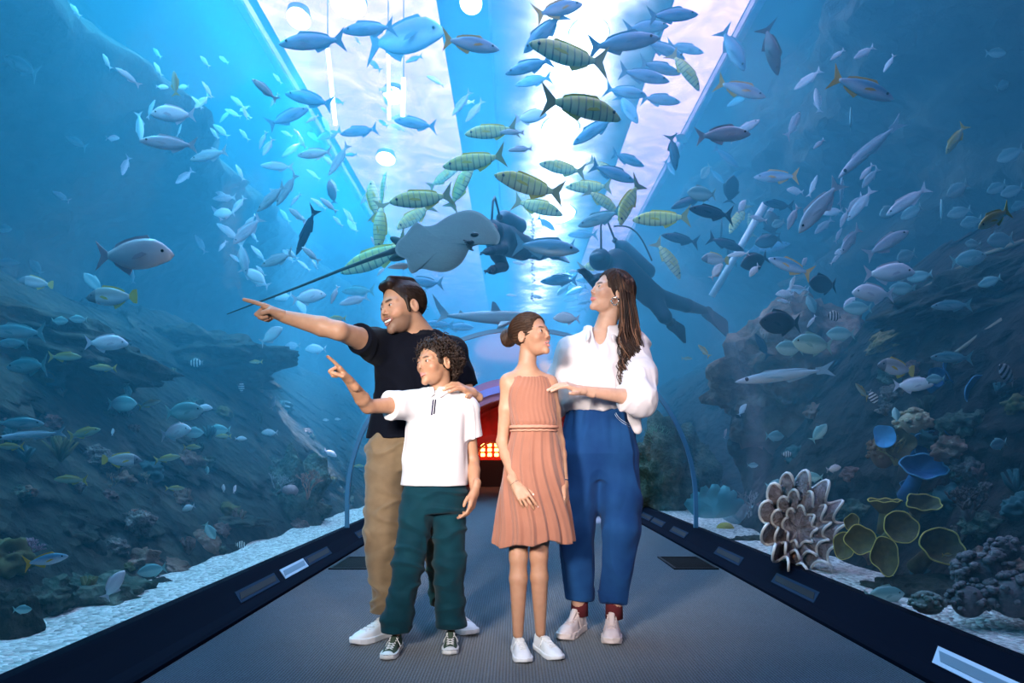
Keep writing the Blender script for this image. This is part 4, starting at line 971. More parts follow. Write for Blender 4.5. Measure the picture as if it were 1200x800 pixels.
    for i in range(1300):
        th = math.acos(rnd.uniform(-.3, 1)); ph = rnd.uniform(0, 6.28); v = Vector((math.sin(th)*math.sin(ph)*.085, -.02+math.sin(th)*math.cos(ph)*.105, .038+math.cos(th)*.095))
        if v.y > .06 and v.z < .05: continue
        S.append(tuple(v)); D.append(tuple((Vector((0, -.150, .034))-v).normalized()))
    c = comb(ps, hair, S, D, .055, .0011, hair_mat('girl_strands', (.018, .009, .006), (.10, .048, .025), .3), jit=.06); c.parent = h
    bc = Vector((0, -.146, .034)); cv = []; rnd = random.Random(8)
    for i in range(90):
        ax = Vector((rnd.uniform(-.5, .5), 1, rnd.uniform(-.5, .5))).normalized(); a = ax.orthogonal().normalized(); b = ax.cross(a); r = rnd.uniform(.014, .046); oy = rnd.uniform(-.014, .014)*(1-r*14); w0 = rnd.uniform(0, 6.28); pts = []
        for k in range(15):
            t = w0+k/14*rnd.uniform(4.2, 4.4); pts.append(ps.hw(bc+a*r*math.cos(t)+b*r*math.sin(t)+ax*(oy+.006*math.sin(t*2))))
        cv.append(pts)
    bun = strands('bun', cv, .0042, mh, None, 5, .8); bun.parent = h
    mb = MB(); v = MB(); v.ball(bc, (.046, .034, .046), 20, 14); mb.add([ps.hw(x) for x in v.v], v.f); o = mb.build('bun_core', mh); o.parent = h
    cv = []
    for i in range(26):
        s_ = rnd.choice((-1, 1)); x0 = s_*rnd.uniform(.05, .074); pts = [Vector((x0, rnd.uniform(.02, .06), rnd.uniform(.02, .09))), Vector((s_*.078, -.03, rnd.uniform(.0, .07))), Vector((s_*.05, -.10, .03)), bc]
        cv.append([ps.hw(pts[0].lerp(pts[1], t)*(1-t)**0 if t < 0 else (pts[0]*(1-t)**3+pts[1]*3*t*(1-t)**2+pts[2]*3*t*t*(1-t)+pts[3]*t**3)+Vector((s_*.008, 0, .006))*math.sin(PI*t)) for t in np.linspace(0, 1, 10)])
    s = strands('loose_strands', cv, .0016, mh, None, 4); s.parent = h
    # bracelet, earring
    w = ps.hna; mb = MB(); P = [w.out((.0255*math.cos(a), -.012+.004*math.sin(a), .0200*math.sin(a))) for a in np.linspace(0, 2*PI, 25)]; mb.tube(P, .0018, 6, False); put(mb.build('bracelet', pbr('dark_cord', (.03, .02, .02), .5)), root)
    w = ps.hnb; mb = MB(); P = [w.out((.027*math.cos(a), -.012, .021*math.sin(a))) for a in np.linspace(0, 2*PI, 25)]; mb.tube(P, .0028, 6, False); put(mb.build('bracelet', M_silver), root)
    mb = MB(); mb.ball(ps.hw((-.080, .0, -.036)), .0035, 10, 6); put(mb.build('earring', M_gold), root)
    return ps
# ---------------------------------------------------------------- woman
def build_woman():
    root = empty('person', (.34, 3.35, 0)); tag(root, 'long haired woman in a loose white shirt and blue jeans looking up', 'person', 'family of four in the tunnel')
    f = nrm2((-.12, -.99)); sd = (f[1], -f[0])
    ps = Person(face=(-.90, -.36, .32), hup=(.22, .0, 1.0), head=(.393, 3.30, 1.650), hs=.955, fwd=f, side=sd, neck=(.362, 3.34, 1.466), nr=.048, dr=.050, ar=.040, lr=.070,
        sa=(.205, 3.33, 1.372), sb=(.505, 3.34, 1.400), ea=(.125, 3.44, 1.12), eb=(.500, 3.13, 1.130), wa=(.02, 3.28, 1.03), wb=(.232, 3.025, 1.158),
        ha=(.252, 3.35, .88), hb=(.436, 3.36, .88), ka=(.222, 3.31, .47), kb=(.440, 3.28, .47), aa=(.250, 3.37, .10), ab=(.412, 3.31, .10),
        secs=[(.80, .338, 3.36, .165, .12), (.90, .338, 3.36, .170, .122), (1.06, .338, 3.355, .120, .095), (1.20, .342, 3.35, .135, .112), (1.28, .345, 3.345, .145, .118), (1.38, .352, 3.345, .135, .09), (1.46, .360, 3.34, .06, .055)],
        skin=(.56, .325, .225), P=dict(jaw=.93, nose=.90, mouth=.022, curl=.002, eye=.0050, lip=(.55, .17, .17), bw=1.0, browc=(.03, .018, .012)))
    ps.hnb = Hand(ps.wb, (.095, 2.975, 1.198), (.1, -.45, 1), (.1, -.9, .2), 'rest', .93, .9)
    ps.hna = Hand(ps.wa, (-.05, 3.16, 1.06), (0, .5, 1), (0, 0, 1), 'flat', .93, .9)
    ps.build_body(root, M_skin, .005, .0021); eyes(ps, root, look=(.15, 1, .12)); nails(ps.hnb, M_nail, root)
    sa, ea, sb, eb, wb = A3(ps.sa), A3(ps.ea), A3(ps.sb), A3(ps.eb), A3(ps.wb)
    nb = A3(ps.neck)
    def shirt(p):
        d = dloft(p, [(1.092, .338, 3.355, .156, .124), (1.12, .340, 3.352, .172, .142), (1.17, .342, 3.35, .176, .150), (1.28, .345, 3.345, .172, .142), (1.38, .352, 3.345, .160, .108), (1.475, .360, 3.34, .070, .064)], sd, f, 0, 2.2, .012)
        d = smin(d, ps.d_sh(p, .016), .04)
        sl = chain(p, [sb, sb*.4+eb*.6+A3((.014, .0, 0)), eb+A3((.004, .01, -.010))], [.072, .080, .076], .03); sl = smin(sl, dcap(p, eb, eb+(wb-eb)*.20, .070, .056), .03)
        cuffx = (wb-eb)/np.linalg.norm(wb-eb); sl = smax(sl, (p-(eb+(wb-eb)*.20))@cuffx, .004); sl = smin(sl, smax(dcap(p, eb+(wb-eb)*.06, eb+(wb-eb)*.30, .060, .055), np.abs((p-(eb+(wb-eb)*.15))@cuffx)-.035, .004), .006)
        d = smin(d, sl, .03)
        s2 = chain(p, [sa, sa*.4+ea*.6, ea+A3((0, 0, .02))], [.066, .072, .070], .03); d = smin(d, s2, .035)
        # tail hanging out at the right hip
        d = smin(d, dcap(p, (.475, 3.30, 1.13), (.520, 3.29, 1.00), .052, .012, (sd[0]*0-.35, 1, 0), .55), .03)
        d = d+.0050*nz(p, 22, (1, 1, .7), 6, 6)-.018*np.clip(ridges(p, 12, (1, 1, .75), 3)-.3, 0, 1)-.007*np.clip(ridges(p, 28, (1.2, 1.2, .6), 13)-.3, 0, 1)
        # open neck: V down the chest
        v0 = nb+A3((-.018, -.045, .02)); v1 = nb+A3((-.034, -.14, -.115)); d = smax(d, -dcap(p, nb+A3((0, 0, .035)), nb+A3((0, 0, .1)), .066, .075), .004)
        d = smax(d, -dcap(p, v0, v1, .042, .009), .004)
        return d
    Ms = pbr('white_linen', (.66, .595, .605), .85, bump=(200, .3, .002), sheen=.2)
    lo, hi = bbox([ps.sa, ps.sb, ps.ea, ps.eb, (.34, 3.35, 1.05), (.5, 3.3, .97)], .15); sh = put(sdf_obj('shirt', [(shirt, lo, hi, .0048)], Ms), root)
    mb = MB()   # collar leaves and placket
    def leaf(s_):
        a = nb+A3((0, .045, .035)); P = []
        pts = [a, nb+A3((s_*.058, .0, .040)), nb+A3((s_*.062-.012, -.052, .020)), nb+A3((s_*.050-.025, -.098, -.030))]
        out = []
        for t in np.linspace(0, 1, 14): out.append(tuple(pts[0]*(1-t)**3+pts[1]*3*t*(1-t)**2+pts[2]*3*t*t*(1-t)+pts[3]*t**3))
        V = []
        for i, c in enumerate(out):
            c = Vector(c); rad = Vector((c.x-nb[0], c.y-nb[1], 0)).normalized(); w = .030+.014*(i/13); low = c+rad*w*.72+Vector((0, 0, -w*.80)); 
            for q in (c, low): V += [q+rad*.002, q-rad*.003]
        Fc = []
        for i in range(13): 
            b = i*4; Fc += [(b, b+4, b+6, b+2), (b+1, b+3, b+7, b+5), (b+2, b+6, b+7, b+3), (b, b+1, b+5, b+4)]
        Fc += [(0, 2, 3, 1), (52, 53, 55, 54)]
        return V, Fc
    for s_ in (-1, 1): V, Fc = leaf(s_); mb.add(V, Fc)
    c = mb.build('collar', Ms); c.parent = sh
    # jeans
    def jeans(p):
        d = dloft(p, [(.76, .340, 3.36, .160, .095), (.88, .340, 3.36, .184, .132), (.98, .338, 3.358, .172, .125), (1.118, .338, 3.355, .138, .106)], sd, f, 0, 2.3, .006)
        for h, k, a in ((ps.ha, ps.ka, ps.aa), (ps.hb, ps.kb, ps.ab)):
            a = A3(a)+A3((0, 0, .085)); e = chain(p, [A3(h)+A3((0, 0, -.02)), A3(h)*.45+A3(k)*.55, A3(k)+A3((0, 0, .05)), a], [.100, .099, .086, .063], .03); e = smax(e, .165-p[:, 2], .004); e = smin(e, smax(dcap(p, a, a+A3((0, 0, .03)), .0665, .068), np.abs(p[:, 2]-.185)-.020, .004), .003); d = smin(d, e, .030)
        th = np.arctan2(p[:, 0]-.338, -(p[:, 1]-3.36)); pl = np.clip((p[:, 2]-.86)/.2, 0, 1); d = d-.006*pl*np.abs(np.sin(th*9))*1.0
        w = nz(p, 22, (1.2, 1.2, .7), 6, 7)*.003-.014*np.clip(ridges(p, 13, (1.2, 1.2, .6), 15)-.3, 0, 1); return d+w
    lo, hi = bbox([ps.ha, ps.hb, ps.aa, ps.ab, (.34, 3.35, 1.09)], .16); Mj = pbr('blue_denim', (.005, .030, .115), .8, var=(5, .35, (.014, .072, .21)), bump=(300, .4, .002), sheen=.04)
    je = put(sdf_obj('jeans', [(jeans, lo, hi, .0048)], Mj), root)
    def surf(x, z, lift=.001):
        pts = np.array([(x, y, z) for y in np.linspace(3.12, 3.34, 120)], f32); dd = jeans(pts); i = int(np.argmax(dd < 0)); return Vector((x, float(pts[i, 1])-lift, z))
    Mst = pbr('pale_stitch', (.45, .55, .70), .8)
    mb = MB(); mb.tube([surf(.410+.075*t**1.3, 1.072-.085*t+.03*t*t) for t in np.linspace(0, 1, 14)], .0016, 5); mb.tube([surf(.404+.079*t**1.3, 1.067-.090*t+.03*t*t) for t in np.linspace(0, 1, 14)], .0012, 5); o = mb.build('pocket_stitching', Mst); o.parent = je
    mb = MB(); P = []
    for k in range(61):
        a = 2*PI*k/60; P.append(Vector((.338+.147*math.sin(a), 3.355-.111*math.cos(a), 1.102)))
    mb.tube(P, [.015]*61, 8, False, .35); o = mb.build('belt', pbr('dark_belt', (.008, .012, .03), .5)); o.parent = je
    mb = MB(); mb.box((.322, 3.237, 1.100), (.04, .01, .028), 0, .003); o = mb.build('belt_buckle', M_gold); o.parent = je
    M = dict(upper=pbr('pale_pink_knit', (.68, .56, .53), .7, bump=(200, .4, .002)), sole=pbr('pale_pink_rubber', (.72, .60, .56), .6), lace=pbr('pale_pink_lace', (.62, .50, .47), .8))
    shoe(root, (.272, 3.435), (.160, 3.215), .27, 'shoe', 'chunky', M); shoe(root, (.412, 3.385), (.372, 3.12), .27, 'shoe', 'chunky', M)
    for a in (ps.aa, ps.ab):
        mb = MB(); mb.tube([A3(a)+A3((0, 0, -.02)), A3(a)+A3((0, 0, .09))], [.043, .041], 16); put(mb.build('sock', pbr('maroon_sock', (.10, .015, .02), .9)), root)
    # hair: crown shell, then long wavy locks falling on the right side
    def hair(p):
        q = ps.hloc(p); d = dell(q, (0, -.020, .040), (.083, .107, .092)); d = smax(d, -dell(q, (0, .092, -.030), (.080, .066, .112)), .006); d = smax(d, -(q[:, 2]+.05+.2*q[:, 1]), .012)
        qa = q.copy(); qa[:, 0] = np.abs(q[:, 0]); d = smax(d, -dcap(qa, (.085, .012, -.04), (.09, .005, -.02), .020, .014), .005)
        d = d+.0018*np.sin(q[:, 0]*420+q[:, 1]*60)+.0016*nz(q, 60, (1.5, .5, .5), 5); return d*ps.hs
    mh = hair_mat('long_brown_hair', (.010, .005, .005), (.055, .025, .015), .33, 45)
    lo, hi = bbox([ps.hc], .18); h = put(sdf_obj('hair', [(hair, lo, hi, .0026)], mh), root)
    rnd = random.Random(16); S = []; D = []
    for i in range(1100):
        th = math.acos(rnd.uniform(.0, 1)); ph = rnd.uniform(0, 6.28); v = Vector((math.sin(th)*math.sin(ph)*.088, -.02+math.sin(th)*math.cos(ph)*.108, .040+math.cos(th)*.095)); S.append(tuple(v)); D.append(((-1 if v.x < .02 else 1)*.8, -.75, -.5 if abs(v.x) < .05 else -1.2))
    c = comb(ps, hair, S, D, .055, .0012, hair_mat('woman_strands', (.012, .006, .005), (.06, .028, .018), .3), jit=.06); c.parent = h
    rnd = random.Random(12); cv = []; cv2 = []
    def bez(P, n=26):
        out = []; m = len(P)-1
        for k in range(n):
            u = k/(n-1)*m; i = min(int(u), m-1); t = u-i; p0, p1, p2, p3 = P[max(i-1, 0)], P[i], P[i+1], P[min(i+2, m)]
            out.append(.5*((2*p1)+(p2-p0)*t+(2*p0-5*p1+4*p2-p3)*t*t+(3*p1-p0-3*p2+p3)*t*t*t))
        return out
    for i in range(300):     # camera side mass: over the left ear, down the left shoulder
        u = rnd.random(); v = rnd.random()
        top = ps.hw((-.012-.070*u*0-.075*math.sin(u*1.5), .045-.11*v, .122*math.cos(u*1.1)-.004))
        a = ps.hw((-.088, .006-.085*v, .02)); 
        X = .425+.095*v; Yy = 3.205+.08*rnd.random()+.04*v
        b = Vector((X+.006, Yy+.01, 1.52)); c = Vector((X+.022*rnd.uniform(-.2, 1), Yy-.010, 1.40)); d = Vector((X-.004+.03*rnd.random(), Yy-.030, 1.29)); e = Vector((X*.6+.47*.4+.012*rnd.uniform(-1, 1), Yy*.5+3.17*.5-.03, 1.145+.085*rnd.random()))
        pts = bez([top, a, b, c, d, e]); ph = rnd.choice((0, .35, 2.1, 2.4, 4.2))+rnd.uniform(-.3, .3); n = len(pts)
        for k in range(n):
            t = max(0, (k/(n-1)-.40)/.60); am = .028*min(1, t*1.3); w = ph+t*11.5; pts[k] = pts[k]+Vector((am*math.cos(w), am*.8*math.sin(w), 0))
        (cv2 if rnd.random() < .22 else cv).append(pts)
    for i in range(90):      # far side, behind the neck on to the other shoulder
        v = rnd.random(); top = ps.hw((.05, -.04*v, .10)); a = ps.hw((.085, -.03-.06*v, .0)); b = Vector((.345+.06*v, 3.41+.02*rnd.random(), 1.50)); c = Vector((.290+.07*v, 3.40+.03*rnd.random(), 1.44)); e = Vector((.275+.06*v+.02*rnd.random(), 3.43, 1.30)); cv.append(bez([top, a, b, c, e], 16))
    for i in range(120):     # back mass
        v = rnd.random(); top = ps.hw((-.03+.08*rnd.random(), -.08-.04*v, .08)); a = ps.hw((-.06+.10*rnd.random(), -.118, .0)); b = Vector((.470+.035*v, 3.30+.07*rnd.random(), 1.50)); c = Vector((.475+.05*v, 3.31+.06*rnd.random(), 1.38)); e = Vector((.485+.03*v, 3.25+.05*rnd.random(), 1.26)); cv.append(bez([top, a, b, c, e], 16))
    s = strands('long_locks', cv, .0042, mh, None, 5, .6); s.parent = h
    s = strands('highlighted_locks', cv2, .0040, hair_mat('caramel_hair', (.09, .036, .02), (.26, .13, .075), .33, 45), None, 5, .6); s.parent = h
    # earring hoop set with beads
    c = ps.hw((-.082, .002, -.052)); mb = MB()
    mb.tube([c+Vector((.016*math.cos(a), .004*math.sin(a), .019*math.sin(a))) for a in np.linspace(0, 2*PI, 21)], .0022, 6, False); e = put(mb.build('earring', M_gold), root)
    mb = MB()
    for a in np.linspace(0, 2*PI, 11)[:-1]: mb.ball(c+Vector((.016*math.cos(a), -.003, .019*math.sin(a))), .0042, 8, 6)
    o = mb.build('earring_beads', M_silver); o.parent = e; o.matrix_parent_inverse = Matrix.Identity(4)
    return ps
import time as _t
_t0 = _t.time()
for fn in (build_man, build_boy, build_girl, build_woman):
    fn(); print(fn.__name__, round(_t.time()-_t0, 1), flush=True)
# ================================================================ reef
from mathutils.bvhtree import BVHTree
from mathutils import kdtree
REEF = []      # (verts, faces) in world space, for keeping fish in front of the rock
def reg(o):
    me = o.data; M = o.matrix_basis; REEF.append(([M @ v.co for v in me.vertices], [tuple(p.vertices) for p in me.polygons])); return o
def bankfn(side):
    if side < 0: prof = [(2.20, .02), (2.36, .26), (2.62, .62), (2.95, 1.05), (3.35, 1.50), (3.75, 1.95), (4.15, 2.30), (4.8, 2.45), (6.4, 2.6)]
    else: prof = [(2.22, .02), (2.38, .30), (2.55, .80), (2.80, 1.30), (3.05, 1.75), (3.30, 2.15), (3.75, 2.55), (4.6, 2.8), (6.2, 3.0)]
    xs = [p[0] for p in prof]; zs = [p[1] for p in prof]; us = np.linspace(0, 1, len(prof))
    def f(u, v):
        y = .2+21*(u**1.25); x = float(np.interp(v, us, xs)); z = float(np.interp(v, us, zs))
        amp = min(1, v*5)
        n1 = fbm((x*.9, y*.9, z*.9+side*7), .8, 5); n2 = fbm((x*2.6+9, y*2.6, z*2.6+side*3), .7, 5)
        rd = 1-abs(mnoise.noise(Vector((x*1.6, y*1.1+side*5, z*2.0))))*2
        k = .34*n1+.14*n2+.12*rd
        if side > 0:      # the right reef opens to blue water beyond the ring, with an isolated stack before it
            gap = math.exp(-((y-9.0)/1.5)**2); z *= 1-.62*gap; x += .9*gap*v
            z *= 1+.10*math.exp(-((y-6.2)/1.6)**2)
        else: z *= 1+.06*math.sin(y*.9)
        x += amp*k*.9; z += amp*(k*.75); x = max(x, 2.12)
        return (side*x, y, max(SAND, z))
    return f
for sx, nm, lab in ((-1, 'left', 'long dark coral-crusted reef bank along the left side of the tunnel'), (1, 'right', 'tall dark coral-crusted reef bank along the right side of the tunnel')):
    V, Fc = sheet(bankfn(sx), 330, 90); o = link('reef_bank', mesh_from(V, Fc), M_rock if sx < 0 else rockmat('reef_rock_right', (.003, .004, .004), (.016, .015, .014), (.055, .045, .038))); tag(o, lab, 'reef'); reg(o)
def ico(sub):
    bm = bmesh.new(); bmesh.ops.create_icosphere(bm, subdivisions=sub, radius=1); V = [v.co.copy() for v in bm.verts]; Fc = [[v.index for v in f.verts] for f in bm.faces]; bm.free(); return V, Fc
ICO5 = ico(5); ICO4 = ico(4); ICO3 = ico(3); ICO2 = ico(2)
def rock(px, py, Y, w, h, lab, cat='rock', seed=0, rough=.35, mat=None, dpt=None, rz=0.0, tilt=0.0, name='boulder', freq=1.6, pt=None):
    p = pt or W(px, py, Y); s = Vector((w*Y/F/2, (dpt or w)*Y/F/2, h*Y/F/2)) if pt is None else Vector((w/2, (dpt or w)/2, h/2))
    V = []; 
    for v in ICO5[0]:
        d = v+Vector((seed*3.1, seed*1.7, 0)); n = fbm(d*freq, .8, 5); n2 = 1-2*abs(mnoise.noise(d*freq*1.7)); k = 1+rough*(n*.8+n2*.25); V.append(Vector((v.x*s.x*k, v.y*s.y*k, v.z*s.z*k)))
    o = link(name, mesh_from(V, ICO5[1]), mat or M_rock); o.location = p; o.rotation_euler = (0, tilt, rz); tag(o, lab, cat); reg(o); return o
M_coralgreen = rockmat('coral_green', (.012, .028, .022), (.05, .09, .07), (.15, .19, .15), 5, .3)
M_coralpink = rockmat('coral_pink', (.05, .025, .025), (.17, .10, .09), (.30, .2, .18), 6, .3)
M_coralpale = rockmat('coral_pale', (.05, .05, .05), (.15, .14, .13), (.34, .31, .28), 9, .25)
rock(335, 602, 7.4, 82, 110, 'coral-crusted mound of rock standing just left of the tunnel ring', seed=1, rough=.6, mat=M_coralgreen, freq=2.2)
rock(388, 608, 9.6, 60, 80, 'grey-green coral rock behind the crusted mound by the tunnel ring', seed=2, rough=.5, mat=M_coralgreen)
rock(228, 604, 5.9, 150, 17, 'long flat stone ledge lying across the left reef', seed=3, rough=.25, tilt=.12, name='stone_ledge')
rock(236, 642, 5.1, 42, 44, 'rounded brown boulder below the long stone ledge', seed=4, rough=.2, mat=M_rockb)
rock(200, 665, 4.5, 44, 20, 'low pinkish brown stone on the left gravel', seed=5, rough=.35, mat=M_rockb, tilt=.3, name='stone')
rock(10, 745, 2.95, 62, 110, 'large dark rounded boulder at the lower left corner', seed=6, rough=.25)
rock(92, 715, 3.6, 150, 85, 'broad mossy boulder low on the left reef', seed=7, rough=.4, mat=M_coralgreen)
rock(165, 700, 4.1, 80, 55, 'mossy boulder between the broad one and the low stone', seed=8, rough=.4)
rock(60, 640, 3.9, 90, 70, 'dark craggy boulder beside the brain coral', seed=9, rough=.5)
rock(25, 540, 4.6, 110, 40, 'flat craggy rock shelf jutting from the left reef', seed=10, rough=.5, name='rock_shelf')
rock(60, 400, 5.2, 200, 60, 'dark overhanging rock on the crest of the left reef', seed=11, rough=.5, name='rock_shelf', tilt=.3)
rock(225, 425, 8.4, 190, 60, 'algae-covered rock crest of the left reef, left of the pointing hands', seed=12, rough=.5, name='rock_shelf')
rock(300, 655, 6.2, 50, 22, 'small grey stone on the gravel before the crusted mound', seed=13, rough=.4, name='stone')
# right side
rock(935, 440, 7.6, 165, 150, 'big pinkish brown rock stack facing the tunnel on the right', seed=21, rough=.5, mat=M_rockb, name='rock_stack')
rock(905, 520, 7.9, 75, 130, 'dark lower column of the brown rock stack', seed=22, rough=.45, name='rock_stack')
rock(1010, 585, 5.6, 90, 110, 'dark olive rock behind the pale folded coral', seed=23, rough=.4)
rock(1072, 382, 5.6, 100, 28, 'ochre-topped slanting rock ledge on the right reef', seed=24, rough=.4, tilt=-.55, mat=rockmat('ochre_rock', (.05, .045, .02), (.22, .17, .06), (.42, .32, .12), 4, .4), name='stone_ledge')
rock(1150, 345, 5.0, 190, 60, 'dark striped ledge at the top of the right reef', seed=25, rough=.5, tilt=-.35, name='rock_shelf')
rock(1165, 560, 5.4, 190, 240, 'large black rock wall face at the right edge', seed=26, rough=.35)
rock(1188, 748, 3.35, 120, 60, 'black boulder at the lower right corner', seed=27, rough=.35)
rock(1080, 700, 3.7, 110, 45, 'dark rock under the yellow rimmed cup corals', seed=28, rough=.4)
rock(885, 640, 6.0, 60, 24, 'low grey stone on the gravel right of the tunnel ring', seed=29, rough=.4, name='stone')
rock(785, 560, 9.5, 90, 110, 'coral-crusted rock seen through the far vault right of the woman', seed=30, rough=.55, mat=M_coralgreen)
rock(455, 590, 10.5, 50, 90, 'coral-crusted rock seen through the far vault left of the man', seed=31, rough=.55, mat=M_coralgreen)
# brain corals
def brain(px, py, Y, r, lab, mat, seed=0, fl=.8):
    V = []
    for v in ICO5[0]:
        n = mnoise.noise(v*4.5+Vector((seed, 0, 0))); k = 1+.035*math.sin(n*30)+.06*mnoise.noise(v*1.5+Vector((seed, 3, 0))); V.append(v*k)
    R = r*Y/F; o = link('brain_coral', mesh_from([Vector((v.x*R, v.y*R, v.z*R*fl)) for v in V], ICO5[1]), mat); o.location = W(px, py, Y); tag(o, lab, 'coral'); reg(o)
brain(117, 648, 4.1, 18, 'round olive brain coral on the left reef', pbr('brain_olive', (.26, .27, .10), .8, var=(9, .4, (.14, .18, .10))), 1)
brain(930, 655, 4.6, 14, 'small orange-brown brain coral under the folded coral', pbr('brain_orange', (.45, .22, .12), .8), 2)
brain(850, 620, 6.9, 10, 'small yellow coral dome on the gravel beyond the ring', pbr('brain_yellow', (.5, .42, .08), .8), 3)
brain(1087, 706, 3.1, 17, 'grey-green coral dome at the foot of the right reef', pbr('brain_grey', (.2, .27, .26), .8), 4)
brain(340, 575, 7.0, 9, 'pink dome coral on the crusted mound', pbr('brain_pink', (.4, .26, .26), .8), 5)
brain(38, 690, 3.4, 13, 'pale green dome coral near the lower left', pbr('brain_pgreen', (.3, .36, .3), .8), 6)
# branching corals
def branch(px, py, Y, size, lab, mat, seed, spread=.9, depth=5, r0=.012):
    rnd = random.Random(seed); mb = MB(); s = size*Y/F
    def go(p, d, L, r, k):
        q = p+d*L; mid = p+d*L*.5+Vector((rnd.uniform(-1, 1), rnd.uniform(-1, 1), rnd.uniform(-1, 1)))*L*.08; mb.tube([p, mid, q], [r, r*.85, r*.7], 6)
        if k == 0: return
        for i in range(rnd.choice((2, 2, 3))):
            nd = (d+Vector((rnd.uniform(-1, 1), rnd.uniform(-.6, .6), rnd.uniform(-.3, .8)))*spread).normalized(); go(q, nd, L*rnd.uniform(.65, .85), r*.7, k-1)
    for i in range(3): go(Vector((0, 0, 0)), Vector((rnd.uniform(-.5, .5), rnd.uniform(-.3, .3), 1)).normalized(), s*.28, r0, depth-1)
    o = mb.build('branching_coral', mat); o.location = W(px, py, Y); tag(o, lab, 'coral')
M_br = pbr('branch_tan', (.26, .22, .16), .8); M_br2 = pbr('branch_pink', (.42, .2, .16), .8); M_br3 = pbr('branch_grey', (.3, .34, .36), .8)
branch(135, 612, 4.6, 70, 'tan branching coral sprouting beside the brain coral', M_br, 1)
branch(160, 622, 4.4, 30, 'small orange branching coral above the broad boulder', M_br2, 2, r0=.008)
branch(32, 672, 3.3, 50, 'pinkish bushy coral on the craggy boulder at left', pbr('branch_mauve', (.3, .2, .26), .8), 3, 1.1)
branch(12, 625, 3.6, 60, 'dull purple bushy coral at the left edge', pbr('branch_purple', (.16, .12, .2), .8), 4, 1.1)
branch(360, 585, 7.0, 40, 'pink bushy coral on top of the crusted mound', M_br2, 5, 1.1, r0=.010)
branch(320, 590, 7.0, 46, 'pale bushy coral on the left flank of the crusted mound', M_br3, 6, 1.1, r0=.010)
branch(175, 590, 4.9, 44, 'slender tan sea whip coral above the long ledge', M_br, 7, .5)
branch(880, 610, 7.0, 40, 'pale bushy coral on the low stone right of the ring', M_br3, 8, 1.0, r0=.010)
branch(775, 540, 9.2, 50, 'green bushy coral behind the far vault right of the woman', pbr('branch_green', (.12, .3, .22), .8), 9, 1.1, r0=.012)
branch(1050, 545, 4.3, 40, 'olive bushy coral between the blue cup corals', pbr('branch_olive', (.2, .2, .08), .8), 10, 1.1)
branch(1135, 610, 3.5, 50, 'dark bushy coral beside the largest yellow rimmed cup', pbr('branch_dark', (.10, .10, .10), .8), 11, 1.1)
# cauliflower corals
def knobby(px, py, Y, w, h, lab, mat, seed, n=46, kr=.13):
    rnd = random.Random(seed); mb = MB(); a = w*Y/F/2; b = h*Y/F/2
    for i in range(n):
        th = math.acos(rnd.uniform(-.3, 1)); ph = rnd.uniform(0, 6.28); c = Vector((math.sin(th)*math.cos(ph)*a, math.sin(th)*math.sin(ph)*a*.8, math.cos(th)*b)); r = a*kr*rnd.uniform(.8, 1.7); sd_ = rnd.random()*50
        V = [c+Vector((v.x*r, v.y*r, v.z*r*.8))*(1+.35*mnoise.noise(v*3+Vector((sd_, 0, 0)))) for v in ICO3[0]]; mb.add(V, ICO3[1])
    V = [Vector((v.x*a*.85, v.y*a*.7, v.z*b*.85)) for v in ICO3[0]]; mb.add(V, ICO3[1])
    o = mb.build('cauliflower_coral', mat); o.location = W(px, py, Y); tag(o, lab, 'coral'); reg(o)
Mc = pbr('cauliflower_grey', (.11, .12, .13), .85, var=(20, .4, (.22, .21, .21)), bump=(60, .8, .01))
knobby(1152, 672, 3.15, 62, 60, 'grey cauliflower coral low on the right reef', Mc, 1)
knobby(1188, 700, 3.0, 56, 56, 'grey cauliflower coral at the right edge, lowest one', Mc, 2)
knobby(1135, 705, 3.05, 44, 44, 'small grey cauliflower coral left of the two larger ones', Mc, 3)
knobby(1178, 645, 3.2, 40, 30, 'grey cauliflower coral topping the cluster at the right edge', Mc, 4)
knobby(1070, 496, 4.4, 40, 32, 'cream knobby coral above the blue cup corals', pbr('knob_cream', (.4, .36, .24), .85, bump=(60, .8, .01)), 5)
knobby(1086, 706, 3.05, 36, 20, 'greenish knobby coral at the foot of the right reef', pbr('knob_green', (.16, .22, .2), .85), 6)
knobby(1035, 530, 4.4, 34, 44, 'brown knobby coral left of the blue cup corals', pbr('knob_brown', (.16, .11, .07), .85, bump=(60, .8, .01)), 7)
